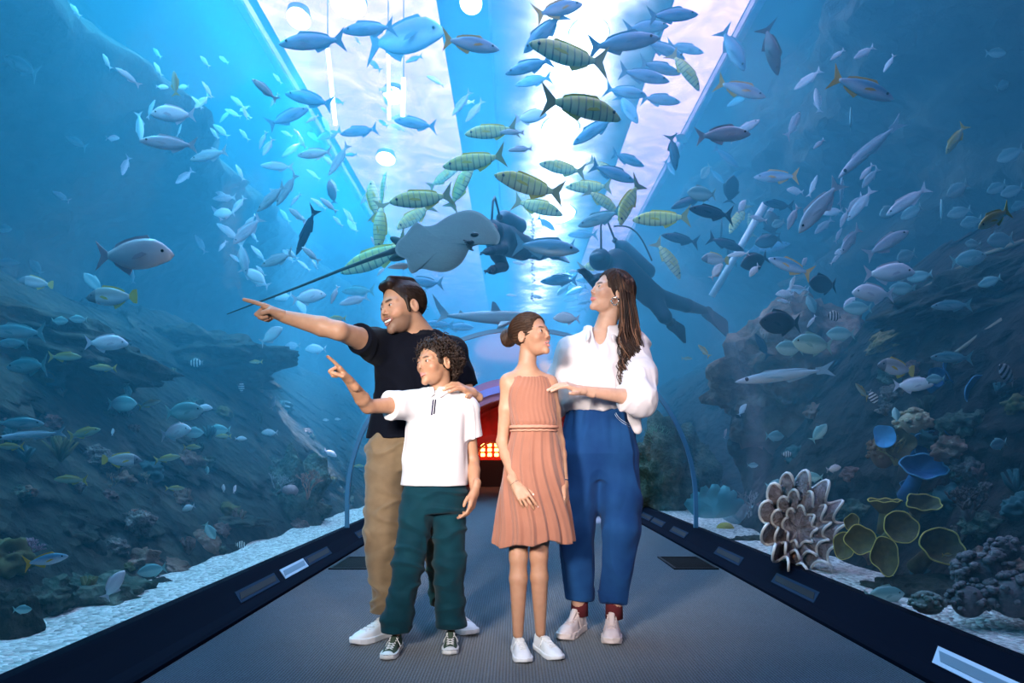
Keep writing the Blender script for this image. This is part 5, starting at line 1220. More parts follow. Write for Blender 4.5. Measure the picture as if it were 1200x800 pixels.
# cup / plate corals: shallow dish + rim
def dish(px, py, Y, a, b, lab, cm, rm, face=(0, -1, .35), seed=0, depth=.62, rimr=.035, group=None):
    rnd = random.Random(seed); p = W(px, py, Y); t = empty('cup_coral', p); tag(t, lab, 'coral', group); A = a*Y/F; B = b*Y/F/ .94
    R = Vector(face).normalized().to_track_quat('Z', 'Y').to_matrix().to_4x4(); V = []; Fc = []; nr, na = 10, 48; w = [rnd.uniform(-.06, .06) for _ in range(5)]; wp = [rnd.uniform(0, 6) for _ in range(5)]
    def pt(u, th, off=0.0):
        k = 1+sum(w[i]*math.sin((i+1)*th+wp[i]) for i in range(5))*u; rip = .05*math.sin(7*th+wp[0])*u*u
        return Vector((A*u*k*math.cos(th), B*u*k*math.sin(th), A*depth*(u**2.2)+A*rip-off))
    for side in (0, 1):
        for i in range(nr+1):
            for j in range(na): V.append(pt(i/nr if i else .02, 2*PI*j/na, side*A*(.06+.5*(1-i/nr)**2)))
    m = (nr+1)*na
    for i in range(nr):
        for j in range(na):
            j2 = (j+1) % na; q = (i*na+j, i*na+j2, (i+1)*na+j2, (i+1)*na+j); Fc.append(q); Fc.append(tuple(x+m for x in reversed(q)))
    for j in range(na): j2 = (j+1) % na; Fc.append((nr*na+j, nr*na+j2, m+nr*na+j2, m+nr*na+j))
    Fc.append(tuple(range(na))); Fc.append(tuple(m+k for k in reversed(range(na))))
    o = link('cup', mesh_from([R @ v for v in V], Fc), cm, t)
    if rm:
        mb = MB(); mb.tube([R @ pt(1, 2*PI*j/na, A*.02) for j in range(na+1)], A*rimr, 6, False); mb.build('rim', rm, t)
    mb = MB(); mb.tube([R @ Vector((0, 0, -A*.3)), R @ Vector((0, 0, -A*1.3))+Vector((0, .0, -A*.4))], [A*.28, A*.4], 12); mb.build('stalk', cm, t)
    return t
Mo = pbr('olive_cup', (.12, .13, .055), .8, var=(30, .3, (.07, .08, .05)), bump=(50, .5, .01)); Mr = pbr('yellow_rim', (.50, .48, .12), .7)
for i, (x, y, a, b, fc, lab) in enumerate([(1095, 645, 27, 20, (.1, -1, .45), 'largest olive cup coral with a yellow rim'), (1036, 651, 15, 20, (-.3, -1, .2), 'upright yellow rimmed olive cup coral, lowest of the cluster'), (1050, 620, 20, 18, (0, -1, .4), 'olive cup coral in the middle of the yellow rimmed cluster'),
    (1008, 634, 16, 16, (-.4, -1, .3), 'olive brown cup coral left in the yellow rimmed cluster'), (1076, 597, 22, 12, (.1, -.8, .8), 'wide yellow rimmed cup coral on top of the cluster'), (1036, 596, 18, 5, (-.1, -.3, 1), 'thin leaf-like yellow plate coral left of the top cup'), (990, 640, 11, 15, (-.8, -1, .2), 'small dull cup coral at the far left of the cluster'), (998, 612, 8, 9, (-.4, -1, .2), 'smallest brown cup coral above the left cups')]):
    dish(x, y, 3.75+.05*i, a, b, lab, Mo, Mr, fc, i+1)
Mb1 = pbr('blue_cup', (.035, .15, .34), .8, var=(12, .4, (.02, .09, .24))); Mb2 = pbr('blue_cup_rim', (.10, .34, .56), .7); Mb3 = pbr('bright_blue_cup', (.10, .40, .75), .7)
for i, (x, y, a, b, fc, cm, lab) in enumerate([(1078, 552, 27, 16, (0, -.8, .6), Mb1, 'largest blue cup coral with a pale rim on the right reef'), (1146, 462, 20, 19, (-.1, -1, .1), Mb1, 'blue cup coral set alone high on the dark rock'), (1120, 506, 22, 15, (.2, -1, .3), Mb1, 'dark blue plate coral under the lone blue cup'), (1036, 511, 12, 13, (-.5, -1, .1), Mb3, 'bright blue leaf coral left of the blue cups'),
    (1052, 521, 17, 17, (-.1, -1, .2), Mo, 'olive and blue plate coral next to the bright blue leaf'), (1083, 523, 19, 16, (.1, -1, .2), Mb1, 'blue cup coral standing behind the largest one'), (1066, 571, 13, 8, (0, -.8, .5), Mb1, 'small blue plate coral beneath the largest cup'), (1097, 533, 8, 12, (.5, -1, .1), Mb3, 'narrow bright blue leaf coral right of the blue cups'), (1095, 443, 11, 11, (0, -1, .1), Mb1, 'small teal cup coral at the top of the right reef'), (1120, 435, 26, 20, (.2, -1, .2), Mb1, 'dim blue plate coral near the top of the dark rock')]):
    dish(x, y, 4.15+.04*i, a, b, lab, cm, Mb2 if i in (0, 1, 5, 6) else None, fc, i+20, .45)
# the folded pale coral
def folded(px, py, Y, size, lab):
    p = W(px, py, Y); t = empty('folded_coral', p); tag(t, lab, 'coral'); S = size*Y/F; Mf = rockmat('folded_pale', (.16, .13, .13), (.34, .29, .31), (.58, .53, .56), 14, .12); Mrim = pbr('folded_rim', (.85, .84, .82), .7)
    rnd = random.Random(4); R = Vector((-.25, -1, .35)).normalized().to_track_quat('Z', 'Y').to_matrix().to_4x4()
    for k in range(3):
        nf = (13, 11, 8)[k]; sc = (1.0, .68, .40)[k]; dz = (.0, .14, .26)[k]*S; V = []; Fc = []; nr, na = 14, 160; ph = rnd.uniform(0, 6)
        def pt(u, th, o=0):
            ru = math.sin(nf*th+ph+.6*math.sin(3*th)); r = S*sc*.5*u*(1+.13*ru*u); z = S*sc*(.55*u**1.5+.20*math.sin(nf*th+ph+1.4+.6*math.sin(3*th))*u*u)+dz*(1-u*.4); return R @ Vector((r*math.cos(th)*.86, r*math.sin(th)*1.12, z-S*.3-o))
        for s_ in (0, 1):
            for i in range(nr+1):
                for j in range(na): V.append(pt(max(i/nr, .05), 2*PI*j/na, s_*S*.025))
        m = (nr+1)*na
        for i in range(nr):
            for j in range(na):
                j2 = (j+1) % na; q = (i*na+j, i*na+j2, (i+1)*na+j2, (i+1)*na+j); Fc += [q, tuple(x+m for x in reversed(q))]
        for j in range(na): j2 = (j+1) % na; Fc.append((nr*na+j, nr*na+j2, m+nr*na+j2, m+nr*na+j))
        o = link('folded_plate', mesh_from(V, Fc), Mf, t); mb = MB(); mb.tube([pt(1.0, 2*PI*j/na, S*.012) for j in range(na+1)], S*.017, 6, False); c = mb.build('pale_rim', Mrim); c.parent = o
folded(936, 618, 4.55, 96, 'large pale folded coral beside the right kerb')
def fanleaf(px, py, Y, size, lab, mat, seed):
    p = W(px, py, Y); S = size*Y/F; rnd = random.Random(seed); mb = MB()
    for k in range(7):
        a = -1.1+2.2*k/6; R = Matrix.Rotation(a, 3, 'Y') @ Matrix.Rotation(rnd.uniform(-.5, .5), 3, 'Z'); V = []; Fc = []; nu, nv = 8, 12
        for s_ in (0, 1):
            for j in range(nv+1):
                for i in range(nu+1):
                    u = i/nu*2-1; v = j/nv; w = S*.16*math.sin(PI*min(1, v*.8+.08))*(1.2); V.append(R @ Vector((u*w, S*.04*math.sin(v*9+k)*v+s_*S*.012+.03*S*u*u, v*S*(.75+.25*rnd.random()*0))))
        m = (nu+1)*(nv+1)
        for j in range(nv):
            for i in range(nu): q = (j*(nu+1)+i, j*(nu+1)+i+1, (j+1)*(nu+1)+i+1, (j+1)*(nu+1)+i); Fc += [q, tuple(x+m for x in reversed(q))]
        mb.add(V, Fc)
    o = mb.build('leafy_coral', mat); o.location = p; tag(o, lab, 'coral')
fanleaf(838, 606, 7.0, 52, 'tall turquoise leafy coral just right of the tunnel ring', pbr('leaf_turq', (.16, .62, .66), .7), 1)
fanleaf(868, 612, 7.2, 34, 'smaller pale turquoise leafy coral beside the tall one', pbr('leaf_pale', (.35, .6, .62), .7), 2)
fanleaf(303, 628, 6.8, 30, 'green leafy coral at the foot of the crusted mound', pbr('leaf_green', (.08, .25, .2), .7), 3)
# creeping roots on the right reef
for pts, lab in (([(1200, 283, 4.6), (1150, 300, 4.8), (1105, 325, 5.0), (1070, 345, 5.2), (1045, 370, 5.4)], 'long pale root winding down the right reef'), ([(1175, 375, 4.3), (1150, 392, 4.4), (1128, 408, 4.4), (1105, 425, 4.5)], 'short dark root under the ochre ledge')):
    mb = MB(); mb.tube([W(*q) for q in pts], [.02, .018, .016, .014, .01][:len(pts)], 8); o = mb.build('root', pbr('root', (.25, .24, .18), .8)); tag(o, lab, 'root')

# smaller growths scattered over both reef banks, each set on the rock it grows from
_bv = BVHTree.FromPolygons(REEF[0][0], REEF[0][1]); _bv2 = BVHTree.FromPolygons(REEF[1][0], REEF[1][1])
_rg = random.Random(21); _mats = [M_coralgreen, M_coralpink, M_coralpale, M_rockb, pbr('crust_olive', (.09, .095, .035), .85), pbr('crust_teal', (.03, .10, .11), .85)]
_names = ['green', 'pinkish', 'pale', 'brown', 'olive', 'teal']; _cnt = {}
for k in range(120):
    left = _rg.random() < .55
    px = _rg.uniform(0, 400) if left else _rg.uniform(860, 1200); py = _rg.uniform(430, 720)
    o_ = Vector((CX, 0, CH)); d_ = Vector(((px-VX)/F, 1, (VY-py)/F)).normalized(); h = (_bv if left else _bv2).ray_cast(o_+d_*2, d_)
    if h[0] is None or h[0].y > 12 or abs(h[0].x) < 2.15: continue
    mi = _rg.randrange(6); r = _rg.uniform(.04, .11); mb = MB(); sd_ = _rg.random()*90
    if k % 3:
        V = [Vector((v.x*r, v.y*r, v.z*r*.8))*(1+.55*mnoise.noise(v*2.2+Vector((sd_, 0, 0)))+.22*mnoise.noise(v*6+Vector((sd_, 0, 0)))) for v in ICO4[0]]; mb.add(V, ICO4[1]); nm = 'coral_lump'; ds = 'lump of coral crust'
    else:
        for q in range(_rg.randint(9, 16)):
            a = _rg.uniform(0, 6.28); t_ = _rg.uniform(0, .9); u = Vector((math.cos(a)*t_, math.sin(a)*t_, 1)).normalized(); mb.tube([Vector((0, 0, 0)), u*r*.7+Vector((_rg.uniform(-.02, .02), 0, 0)), u*r*1.5], [.016, .013, .008], 6)
        nm = 'finger_coral'; ds = 'tuft of finger coral'
    o = mb.build(nm, _mats[mi]); o.location = h[0]+Vector((0, 0, -.01)); 
    key = '%s %s' % (_names[mi], ds); pos = 'left' if left else 'right'; hgt = 'low' if py > 600 else ('midway up' if py > 510 else 'high up')
    _cnt.setdefault((key, pos, hgt), []).append((px, o))
for (key, pos, hgt), L_ in _cnt.items():
    L_.sort(key=lambda q: q[0]); n = len(L_)
    for i, (px, o) in enumerate(L_):
        pre = '' if n == 1 else ('leftmost ' if i == 0 else 'rightmost ' if i == n-1 else ['', 'second ', 'third ', 'fourth ', 'fifth ', 'sixth ', 'seventh '][i])
        tag(o, '%s%s growing %s on the %s reef' % (pre, key, hgt, pos), 'coral', 'small growths on the reef banks')
# ================================================================ fish
def fish_mat(name, back, belly, bars=None, head=None, split=.0, gloss=.35, tailc=None):
    """pigment: back/belly split by local z; bars=(count, width, colour); local x is -.5 (tail) .. .5 (snout)"""
    m, nt, out = newmat(name); b = N(nt, 'ShaderNodeBsdfPrincipled'); nt.links.new(b.outputs[0], out.inputs[0]); b.inputs['Roughness'].default_value = gloss; b.inputs['Specular IOR Level'].default_value = .6
    tc = N(nt, 'ShaderNodeTexCoord'); sp = N(nt, 'ShaderNodeSeparateXYZ'); nt.links.new(tc.outputs['Object'], sp.inputs[0])
    n = N(nt, 'ShaderNodeTexNoise'); n.inputs['Scale'].default_value = 9; nt.links.new(tc.outputs['Object'], n.inputs[0])
    ad = N(nt, 'ShaderNodeMath', operation='MULTIPLY_ADD'); nt.links.new(n.outputs[0], ad.inputs[0]); ad.inputs[1].default_value = .05; nt.links.new(sp.outputs[2], ad.inputs[2])
    mr = N(nt, 'ShaderNodeMapRange'); mr.inputs[1].default_value = split-.03+.025; mr.inputs[2].default_value = split+.06+.025; nt.links.new(ad.outputs[0], mr.inputs[0])
    mx = N(nt, 'ShaderNodeMix', data_type='RGBA'); mx.inputs[6].default_value = (*belly, 1); mx.inputs[7].default_value = (*back, 1); nt.links.new(mr.outputs[0], mx.inputs[0]); c = mx.outputs[2]
    if bars:
        cnt, wd, colr = bars; w = N(nt, 'ShaderNodeMath', operation='MULTIPLY_ADD'); nt.links.new(sp.outputs[0], w.inputs[0]); w.inputs[1].default_value = 2*PI*cnt; nt.links.new(n.outputs[0], w.inputs[2])
        s = N(nt, 'ShaderNodeMath', operation='SINE'); nt.links.new(w.outputs[0], s.inputs[0]); g = N(nt, 'ShaderNodeMath', operation='GREATER_THAN'); g.inputs[1].default_value = wd; nt.links.new(s.outputs[0], g.inputs[0])
        m2 = N(nt, 'ShaderNodeMix', data_type='RGBA'); m2.inputs[7].default_value = (*colr, 1); nt.links.new(c, m2.inputs[6]); nt.links.new(g.outputs[0], m2.inputs[0]); c = m2.outputs[2]
    if head:
        g = N(nt, 'ShaderNodeMath', operation='GREATER_THAN'); g.inputs[1].default_value = .30; nt.links.new(sp.outputs[0], g.inputs[0]); m2 = N(nt, 'ShaderNodeMix', data_type='RGBA'); m2.inputs[7].default_value = (*head, 1); nt.links.new(c, m2.inputs[6]); nt.links.new(g.outputs[0], m2.inputs[0]); c = m2.outputs[2]
    nt.links.new(c, b.inputs['Base Color']); return m
def body_geo(h, t, prof, n=18, m=12, bend=0.0):
    """prof: list of (x -.5...5, top, bottom) relative; returns verts faces"""
    P = np.array(prof, float); xs = np.linspace(P[0, 0], P[-1, 0], n); V = []
    for x in xs:
        tp = np.interp(x, P[:, 0], P[:, 1])*h; bt = np.interp(x, P[:, 0], P[:, 2])*h; cz = (tp-bt)/2; hz = (tp+bt)/2; wy = t*(hz/h)**.8*.5*1.0 if hz > 0 else 0
        for k in range(m):
            a = 2*PI*k/m; V.append((x, wy*math.cos(a)*1.0+bend*(x*x-.1), cz+hz*math.sin(a)))
    Fc = []
    for i in range(n-1):
        for k in range(m): k2 = (k+1) % m; Fc.append((i*m+k, (i+1)*m+k, (i+1)*m+k2, i*m+k2))
    Fc += [tuple(range(m)), tuple((n-1)*m+k for k in reversed(range(m)))]
    return V, Fc
def fin_geo(outline, th=.006, y0=0, bend=0.0):
    V = [(x, y0-th/2+bend*(x*x-.1), z) for x, z in outline]+[(x, y0+th/2+bend*(x*x-.1), z) for x, z in outline]; n = len(outline); Fc = [tuple(range(n)), tuple(reversed(range(n, 2*n)))]
    for i in range(n): Fc.append((i, n+i, n+(i+1) % n, (i+1) % n))
    return V, Fc
SLIM = [(-.36, .10, .10), (-.28, .20, .20), (-.15, .38, .36), (0, .50, .46), (.15, .52, .46), (.28, .44, .38), (.38, .30, .27), (.45, .17, .17), (.49, .06, .07), (.5, .01, .02)]
DEEP = [(-.34, .12, .12), (-.27, .22, .22), (-.15, .40, .40), (0, .52, .48), (.14, .56, .46), (.26, .52, .38), (.36, .38, .28), (.44, .20, .20), (.49, .07, .10), (.5, .01, .03)]
OVAL = [(-.36, .12, .12), (-.30, .26, .26), (-.18, .46, .46), (-.02, .54, .54), (.15, .54, .54), (.30, .44, .44), (.40, .28, .28), (.47, .12, .12), (.5, .03, .03)]
def tail_fork(h, sp=1.0): return [(-.33, .035*1), (-.40, h*.30*sp), (-.50, h*.62*sp), (-.455, h*.22*sp), (-.43, 0), (-.455, -h*.22*sp), (-.50, -h*.62*sp), (-.40, -h*.30*sp), (-.33, -.035)]
def tail_round(h): return [(-.33, .03), (-.42, h*.26), (-.49, h*.28), (-.50, 0), (-.49, -h*.28), (-.42, -h*.26), (-.33, -.03)]
TYPES = {}
def deftype(key, h, t, prof, tail, mat, finm, real, name, desc, dors=None, anal=None, bend=0.0, cat='fish', tailm=None):
    dors = dors or [(.22, h*.46), (.16, h*.66), (.0, h*.60), (-.14, h*.50), (-.24, h*.36), (-.27, h*.18), (0, h*.36)]
    anal = anal or [(-.02, -h*.42), (-.06, -h*.66), (-.14, -h*.54), (-.25, -h*.32), (-.27, -h*.16), (-.12, -h*.25)]
    V, Fc = body_geo(h, t, prof, 22, 14, bend); TYPES[key] = dict(h=h, t=t, real=real, name=name, desc=desc, body=mesh_from(V, Fc), tail=mesh_from(*fin_geo(tail, .010, 0, bend)), dorsal=mesh_from(*fin_geo(dors, .008, 0, bend)), anal=mesh_from(*fin_geo(anal, .008, 0, bend)), mat=mat, finm=finm, tailm=tailm or finm, bend=bend)
    T = TYPES[key]
    for k in ('body',): T[k].materials.append(mat); T[k].polygons.foreach_set('use_smooth', [True]*len(T[k].polygons))
    T['tail'].materials.append(T['tailm']); T['dorsal'].materials.append(finm); T['anal'].materials.append(finm)
    pec = []
    for s in (-1, 1):
        o_ = [(.20, -.01), (.14, .02), (.05, -.03), (.02, -.09), (.10, -.07)]; v = [(x, s*(t*.42+.02*max(0, .2-x)*4), z*h*2.2) for x, z in o_]; v2 = [(a, b+s*.006, c) for a, b, c in v]; n = 5; f = [tuple(range(n)), tuple(reversed(range(n, 2*n)))]+[(i, n+i, n+(i+1) % n, (i+1) % n) for i in range(n)]; me = mesh_from(v+v2, f); me.materials.append(finm); pec.append(me)
    T['pec'] = pec; mb = MB(); ye = t*.36; hh = h*.10
    for s in (-1, 1): mb.ball((.37, s*t*.30, hh), (.022, .010, .022), 10, 6)
    T['eye'] = []
    for s in (-1, 1):
        mb = MB(); mb.ball((.375, s*t*.27, hh), (.020, .014, .020), 10, 6); me = mesh_from(mb.v, mb.f); me.materials.append(M_fisheye); T['eye'].append(me)
    # one-mesh version for the small ones
    mb = MB(); idx = []
    for k, mi in (('body', 0), ('tail', 2), ('dorsal', 1), ('anal', 1)):
        me = T[k]; n0 = len(mb.f); mb.add([v.co for v in me.vertices], [tuple(p.vertices) for p in me.polygons]); idx += [mi]*(len(mb.f)-n0)
    me = mesh_from(mb.v, mb.f); 
    for m_ in (mat, finm, T['tailm']): me.materials.append(m_)
    me.polygons.foreach_set('material_index', idx); me.polygons.foreach_set('use_smooth', [True]*len(idx)); T['one'] = me
M_fisheye = pbr('fish_eye', (.01, .01, .015), .1)
FM = lambda n, c: pbr('fin_'+n, c, .5)
slv = (.80, .82, .85)
deftype('S', .26, .13, SLIM, tail_fork(.26), fish_mat('silver_fish', (.40, .48, .55), slv), FM('silver', (.55, .6, .65)), .34, 'silver_fish', 'silver slim-bodied fish', bend=.12)
deftype('s', .22, .11, SLIM, tail_fork(.22), fish_mat('small_silver', (.55, .60, .66), (.9, .9, .92)), FM('ssilver', (.7, .74, .78)), .19, 'silver_fish', 'small silver fish', bend=-.15)
deftype('J', .26, .14, SLIM, tail_fork(.32), fish_mat('blue_jack', (.08, .30, .46), (.34, .56, .68), split=-.05), FM('jack', (.10, .3, .42)), .46, 'jack_fish', 'blue-grey fork-tailed jack')
deftype('K', .27, .14, SLIM, tail_fork(.32), fish_mat('teal_jack', (.05, .22, .26), (.30, .50, .52)), FM('teal', (.12, .3, .32)), .44, 'jack_fish', 'teal fork-tailed jack', bend=.1)
deftype('T', .255, .14, DEEP, tail_fork(.33), fish_mat('golden_trevally', (.60, .64, .14), (.88, .90, .45), bars=(11, .82, (.34, .42, .20))), FM('gold', (.75, .62, .05)), .50, 'trevally', 'yellow-green dark-barred trevally', tailm=FM('goldtail', (.36, .34, .14)), bend=.22)
deftype('Y', .27, .14, SLIM, tail_fork(.34), fish_mat('yellowtail', (.10, .28, .42), (.72, .72, .78)), FM('ytail', (.85, .42, .03)), .42, 'yellowtail_fish', 'blue fish with an orange-yellow tail')
deftype('P', .38, .18, DEEP, tail_fork(.30), fish_mat('pink_snapper', (.72, .73, .78), (.93, .94, .96), split=.05), FM('pink', (.62, .62, .68)), .32, 'snapper', 'pale silvery white snapper')
deftype('W', .36, .18, DEEP, tail_round(.5), fish_mat('sweetlips', (.40, .42, .40), (.82, .84, .84), head=(.20, .22, .24)), FM('yellow', (.75, .55, .04)), .30, 'snapper', 'white snapper with yellow fins')
deftype('B', .52, .18, OVAL, tail_fork(.30), fish_mat('sergeant', (.75, .80, .75), (.85, .88, .88), bars=(5, .10, (.01, .015, .02))), FM('sgt', (.3, .36, .38)), .14, 'damselfish', 'small black-and-white barred damselfish')
deftype('D', .50, .17, OVAL, tail_fork(.40), fish_mat('dark_surgeon', (.008, .02, .035), (.012, .035, .06)), FM('dark', (.01, .03, .05)), .28, 'surgeonfish', 'dark oval surgeonfish')
deftype('C', .44, .15, OVAL, tail_fork(.34), fish_mat('cyan_bream', (.16, .42, .44), (.42, .72, .70)), FM('cyan', (.24, .5, .5)), .24, 'bream', 'turquoise oval bream', bend=.08)
deftype('O', .26, .12, SLIM, tail_fork(.30), fish_mat('olive_fusilier', (.34, .30, .08), (.50, .62, .45)), FM('olive', (.5, .42, .08)), .20, 'fusilier', 'small olive-yellow fusilier')
deftype('G', .40, .18, DEEP, tail_fork(.42), fish_mat('giant_trevally', (.10, .26, .34), (.40, .52, .62)), FM('giant', (.12, .26, .34)), .95, 'giant_trevally', 'large pale grey-blue trevally')
deftype('L', .11, .09, SLIM, tail_fork(.12), fish_mat('long_fish', (.22, .42, .52), (.62, .74, .80)), FM('long', (.3, .46, .54)), .80, 'needlefish', 'long slender pale blue fish', bend=.25)
deftype('X', .24, .12, SLIM, tail_fork(.34), fish_mat('dark_slim', (.006, .03, .07), (.01, .05, .10)), FM('dslim', (.01, .03, .06)), .40, 'dark_fish', 'dark navy slim fish', bend=.1)
FISH = []   # (px, py, length px, heading deg, type)
def A(s):
    for r in s.strip().split(';'):
        r = r.split()
        if r: FISH.append((float(r[0]), float(r[1]), float(r[2]), float(r[3]), r[4], float(r[5]) if len(r) > 5 else None))
A("""25 77 58 150 K; 88 12 22 130 s; 205 98 30 95 O; 203 134 48 185 P; 177 128 24 60 S; 164 148 34 275 S; 198 168 62 180 S; 245 182 48 190 S; 90 167 32 150 K; 132 162 17 0 P; 147 194 26 260 S; 231 120 17 130 s; 184 62 19 130 s; 185 81 20 120 s; 240 72 20 130 s; 262 70 18 140 s; 243 105 20 120 s; 288 133 16 140 s; 286 158 20 130 s; 125 72 24 120 s; 150 90 30 145 s; 190 102 14 0 P; 215 102 14 180 P; 210 153 16 60 s;
366 49 78 187 J; 432 34 62 195 J; 475 45 96 0 G; 552 52 66 0 Y; 325 92 16 130 s; 362 116 60 165 J; 338 137 52 30 J; 386 158 32 205 J; 421 154 44 195 J; 487 145 48 180 J; 541 121 34 228 S; 556 130 32 228 S; 576 154 64 190 T; 556 189 76 188 T; 342 175 30 210 S; 369 180 44 180 S; 325 195 38 180 S; 397 187 42 230 S; 310 105 40 140 s; 452 105 18 0 P;
655 11 62 22 Y; 637 38 66 225 J; 666 64 96 176 T; 731 50 84 4 J; 778 58 56 -14 J; 803 57 46 -8 J; 789 18 62 8 J; 758 32 56 12 J; 774 80 52 -4 J; 803 83 56 -50 T; 755 89 62 -8 J; 620 78 58 195 J; 625 95 44 188 J; 683 127 98 -4 T; 736 127 48 -65 J; 733 108 50 -20 J; 774 117 50 0 J; 697 152 58 210 J; 622 137 38 0 P; 659 197 56 172 T; 789 178 44 -82 X; 798 162 18 -30 D; 736 187 42 -14 J; 707 197 40 -30 T; 859 58 62 -68 J; 868 105 60 -22 Y; 865 118 28 205 J; 848 158 70 8 S; 872 152 40 30 S; 851 184 38 -32 J; 904 58 66 -80 X; 600 155 30 180 s; 610 175 30 190 s;
1010 103 78 -22 Y; 958 118 32 95 S; 930 146 40 60 S; 997 138 30 80 C; 1167 62 24 0 C; 1120 163 40 238 O; 1184 181 32 205 C; 1018 176 112 222 L; 1175 100 22 30 C;
158 299 94 0 P; 131 348 60 182 W; 109 331 26 130 C; 155 322 20 90 S; 42 313 22 130 C; 42 331 34 175 W; 6 308 36 0 K; 4 268 20 0 C; 72 230 24 150 S; 216 207 26 230 S; 263 232 30 180 S; 263 250 28 180 P; 268 272 30 145 S; 290 270 46 230 S; 285 302 42 280 S; 296 322 34 -30 P; 20 389 64 180 K; 125 402 46 0 P; 70 376 20 0 C; 92 374 18 180 C; 15 402 40 180 K;
389 225 26 100 D; 359 271 58 240 X; 438 234 52 98 T; 449 224 44 80 T; 445 264 60 265 T; 494 233 76 192 T; 486 254 54 222 T; 541 218 60 60 T; 520 208 44 30 T; 440 302 90 200 T 6.4; 478 286 50 190 T; 318 232 46 215 S; 336 222 44 230 S; 348 252 30 140 s; 325 304 44 195 S; 302 328 30 150 P; 364 298 30 140 s; 332 348 22 190 P; 362 348 40 10 P; 352 358 22 -60 P; 395 373 22 180 O; 318 393 34 30 P; 343 405 20 180 P; 370 409 26 180 P; 420 341 40 180 K; 415 352 34 200 S; 497 331 46 180 J; 515 380 34 180 J; 537 383 36 0 J; 413 265 20 130 P; 385 240 26 140 s; 470 312 30 190 s; 392 345 24 250 s;
620 217 84 170 T; 630 243 62 -18 T; 690 219 54 178 T; 718 203 56 -22 J; 737 238 66 245 T; 706 236 48 -32 T; 703 256 52 195 K; 775 256 66 180 T; 683 275 36 182 J; 640 262 26 -35 J; 640 290 78 -8 J; 657 288 34 180 X; 655 329 44 180 J; 661 338 26 225 K; 676 340 26 200 J; 690 328 30 180 J; 669 351 20 190 K; 676 362 24 180 J; 664 373 32 180 P; 697 311 40 10 T; 783 304 54 -52 T; 807 236 44 200 X; 822 227 36 180 C; 833 249 58 178 X; 797 280 46 170 X; 857 222 30 85 D; 865 256 42 240 T; 880 264 30 100 T; 845 272 36 80 X; 851 286 46 -20 X; 857 300 30 -60 X; 838 304 36 182 W; 840 206 24 -40 J; 785 196 22 -60 J; 890 290 36 20 J; 884 306 36 200 D; 873 247 26 230 K; 900 282 30 190 D; 862 205 24 30 X;
910 207 50 178 Y; 912 240 40 178 X; 904 262 32 100 D; 905 290 40 10 J; 960 243 74 232 S; 986 224 40 80 S; 1008 240 42 235 S; 965 265 30 220 S; 996 282 46 232 S; 1063 236 50 215 S; 1041 248 28 205 C; 1068 249 28 210 C; 1122 222 32 212 C; 1103 246 30 80 C; 1124 249 28 195 C; 1138 260 28 195 C; 1165 256 58 210 O; 1168 220 26 205 C; 1186 224 28 200 C; 1195 241 24 200 C; 1172 281 38 190 C; 1140 286 22 180 C; 1135 303 40 10 C; 1042 320 56 0 P; 1023 344 52 178 P; 1058 338 32 180 C; 1062 300 30 200 C; 1078 324 26 190 C; 1005 361 32 180 C; 978 370 20 180 B; 964 333 38 180 D; 914 378 50 180 D; 926 312 54 158 Y; 985 391 34 180 C; 935 340 26 180 P; 950 355 26 -60 C; 1115 358 42 180 K; 920 345 24 180 P; 893 405 34 120 X; 1040 285 60 30 S;
918 440 122 188 L; 925 408 36 180 C; 1050 431 50 172 W; 1070 451 40 0 P; 1096 444 22 180 C; 1180 438 32 140 B; 1010 458 26 140 O; 1023 465 18 -60 B; 960 507 26 50 C; 908 511 24 0 C; 952 403 50 175 C; 1050 486 18 90 C; 922 532 12 0 B; 977 549 20 10 P; 953 559 22 180 C; 909 568 22 10 C; 1036 697 42 8 C; 1115 419 46 178 K; 1160 330 24 200 C;
32 429 64 180 K; 76 418 38 0 O; 121 431 28 180 O; 143 473 38 0 C; 150 457 16 270 C; 175 473 24 20 O; 99 507 40 12 O; 216 482 46 4 C; 239 478 20 0 P; 206 506 42 10 P; 226 507 26 0 C; 230 425 17 180 B; 283 454 12 90 B; 257 504 26 180 C; 262 511 18 180 O; 282 514 14 0 P; 225 524 22 0 O; 196 537 28 10 O; 143 539 40 -2 W; 83 562 36 178 O; 132 506 9 90 P; 22 496 50 0 K; 35 510 80 186 L; 12 523 30 180 O; 221 595 18 200 P; 246 622 22 -60 C; 134 685 36 62 P; 54 656 48 10 Y; 26 714 20 0 C; 178 668 30 190 C; 320 472 16 70 P; 382 492 8 180 P; 396 491 8 180 P; 316 507 20 180 P; 387 531 16 -30 P; 420 546 14 0 O; 825 411 20 130 O; 882 545 12 0 C; 300 424 16 180 O; 850 508 12 70 P; 262 572 10 90 P; 275 573 10 80 P; 243 551 10 90 C; 282 638 14 0 B; 205 572 20 0 O; 870 480 16 60 P; 805 420 14 0 O; 338 300 18 130 P; 1170 520 26 190 C; 1110 650 14 0 O""")
# cone of view meets the vault at this depth
def wall_depth(px, py):
    dx = (px-VX)/F; dz = (VY-py)/F; lo = .5
    for k in range(400):
        y = .5+k*.05; X = CX+dx*y; Z = CH+dz*y
        r = math.hypot(X, Z-TZ) if Z > TZ else abs(X)
        if r > TR+.02: return y
    return 20
bigV = []; bigF = []
for V, Fc in REEF:
    n = len(bigV); bigV += V; bigF += [tuple(i+n for i in q) for q in Fc]
for nm in ('wall_left', 'wall_right'):
    me = bpy.data.objects[nm].data; n = len(bigV); bigV += [v.co.copy() for v in me.vertices]; bigF += [tuple(i+n for i in p.vertices) for p in me.polygons]
BV = BVHTree.FromPolygons(bigV, bigF)
def reef_depth(px, py):
    o = Vector((CX, 0, CH)); d = Vector(((px-VX)/F, 1, (VY-py)/F)); L = d.length; h = BV.ray_cast(o+d*1.5, d.normalized())
    return (h[0].y if h[0] else 40)
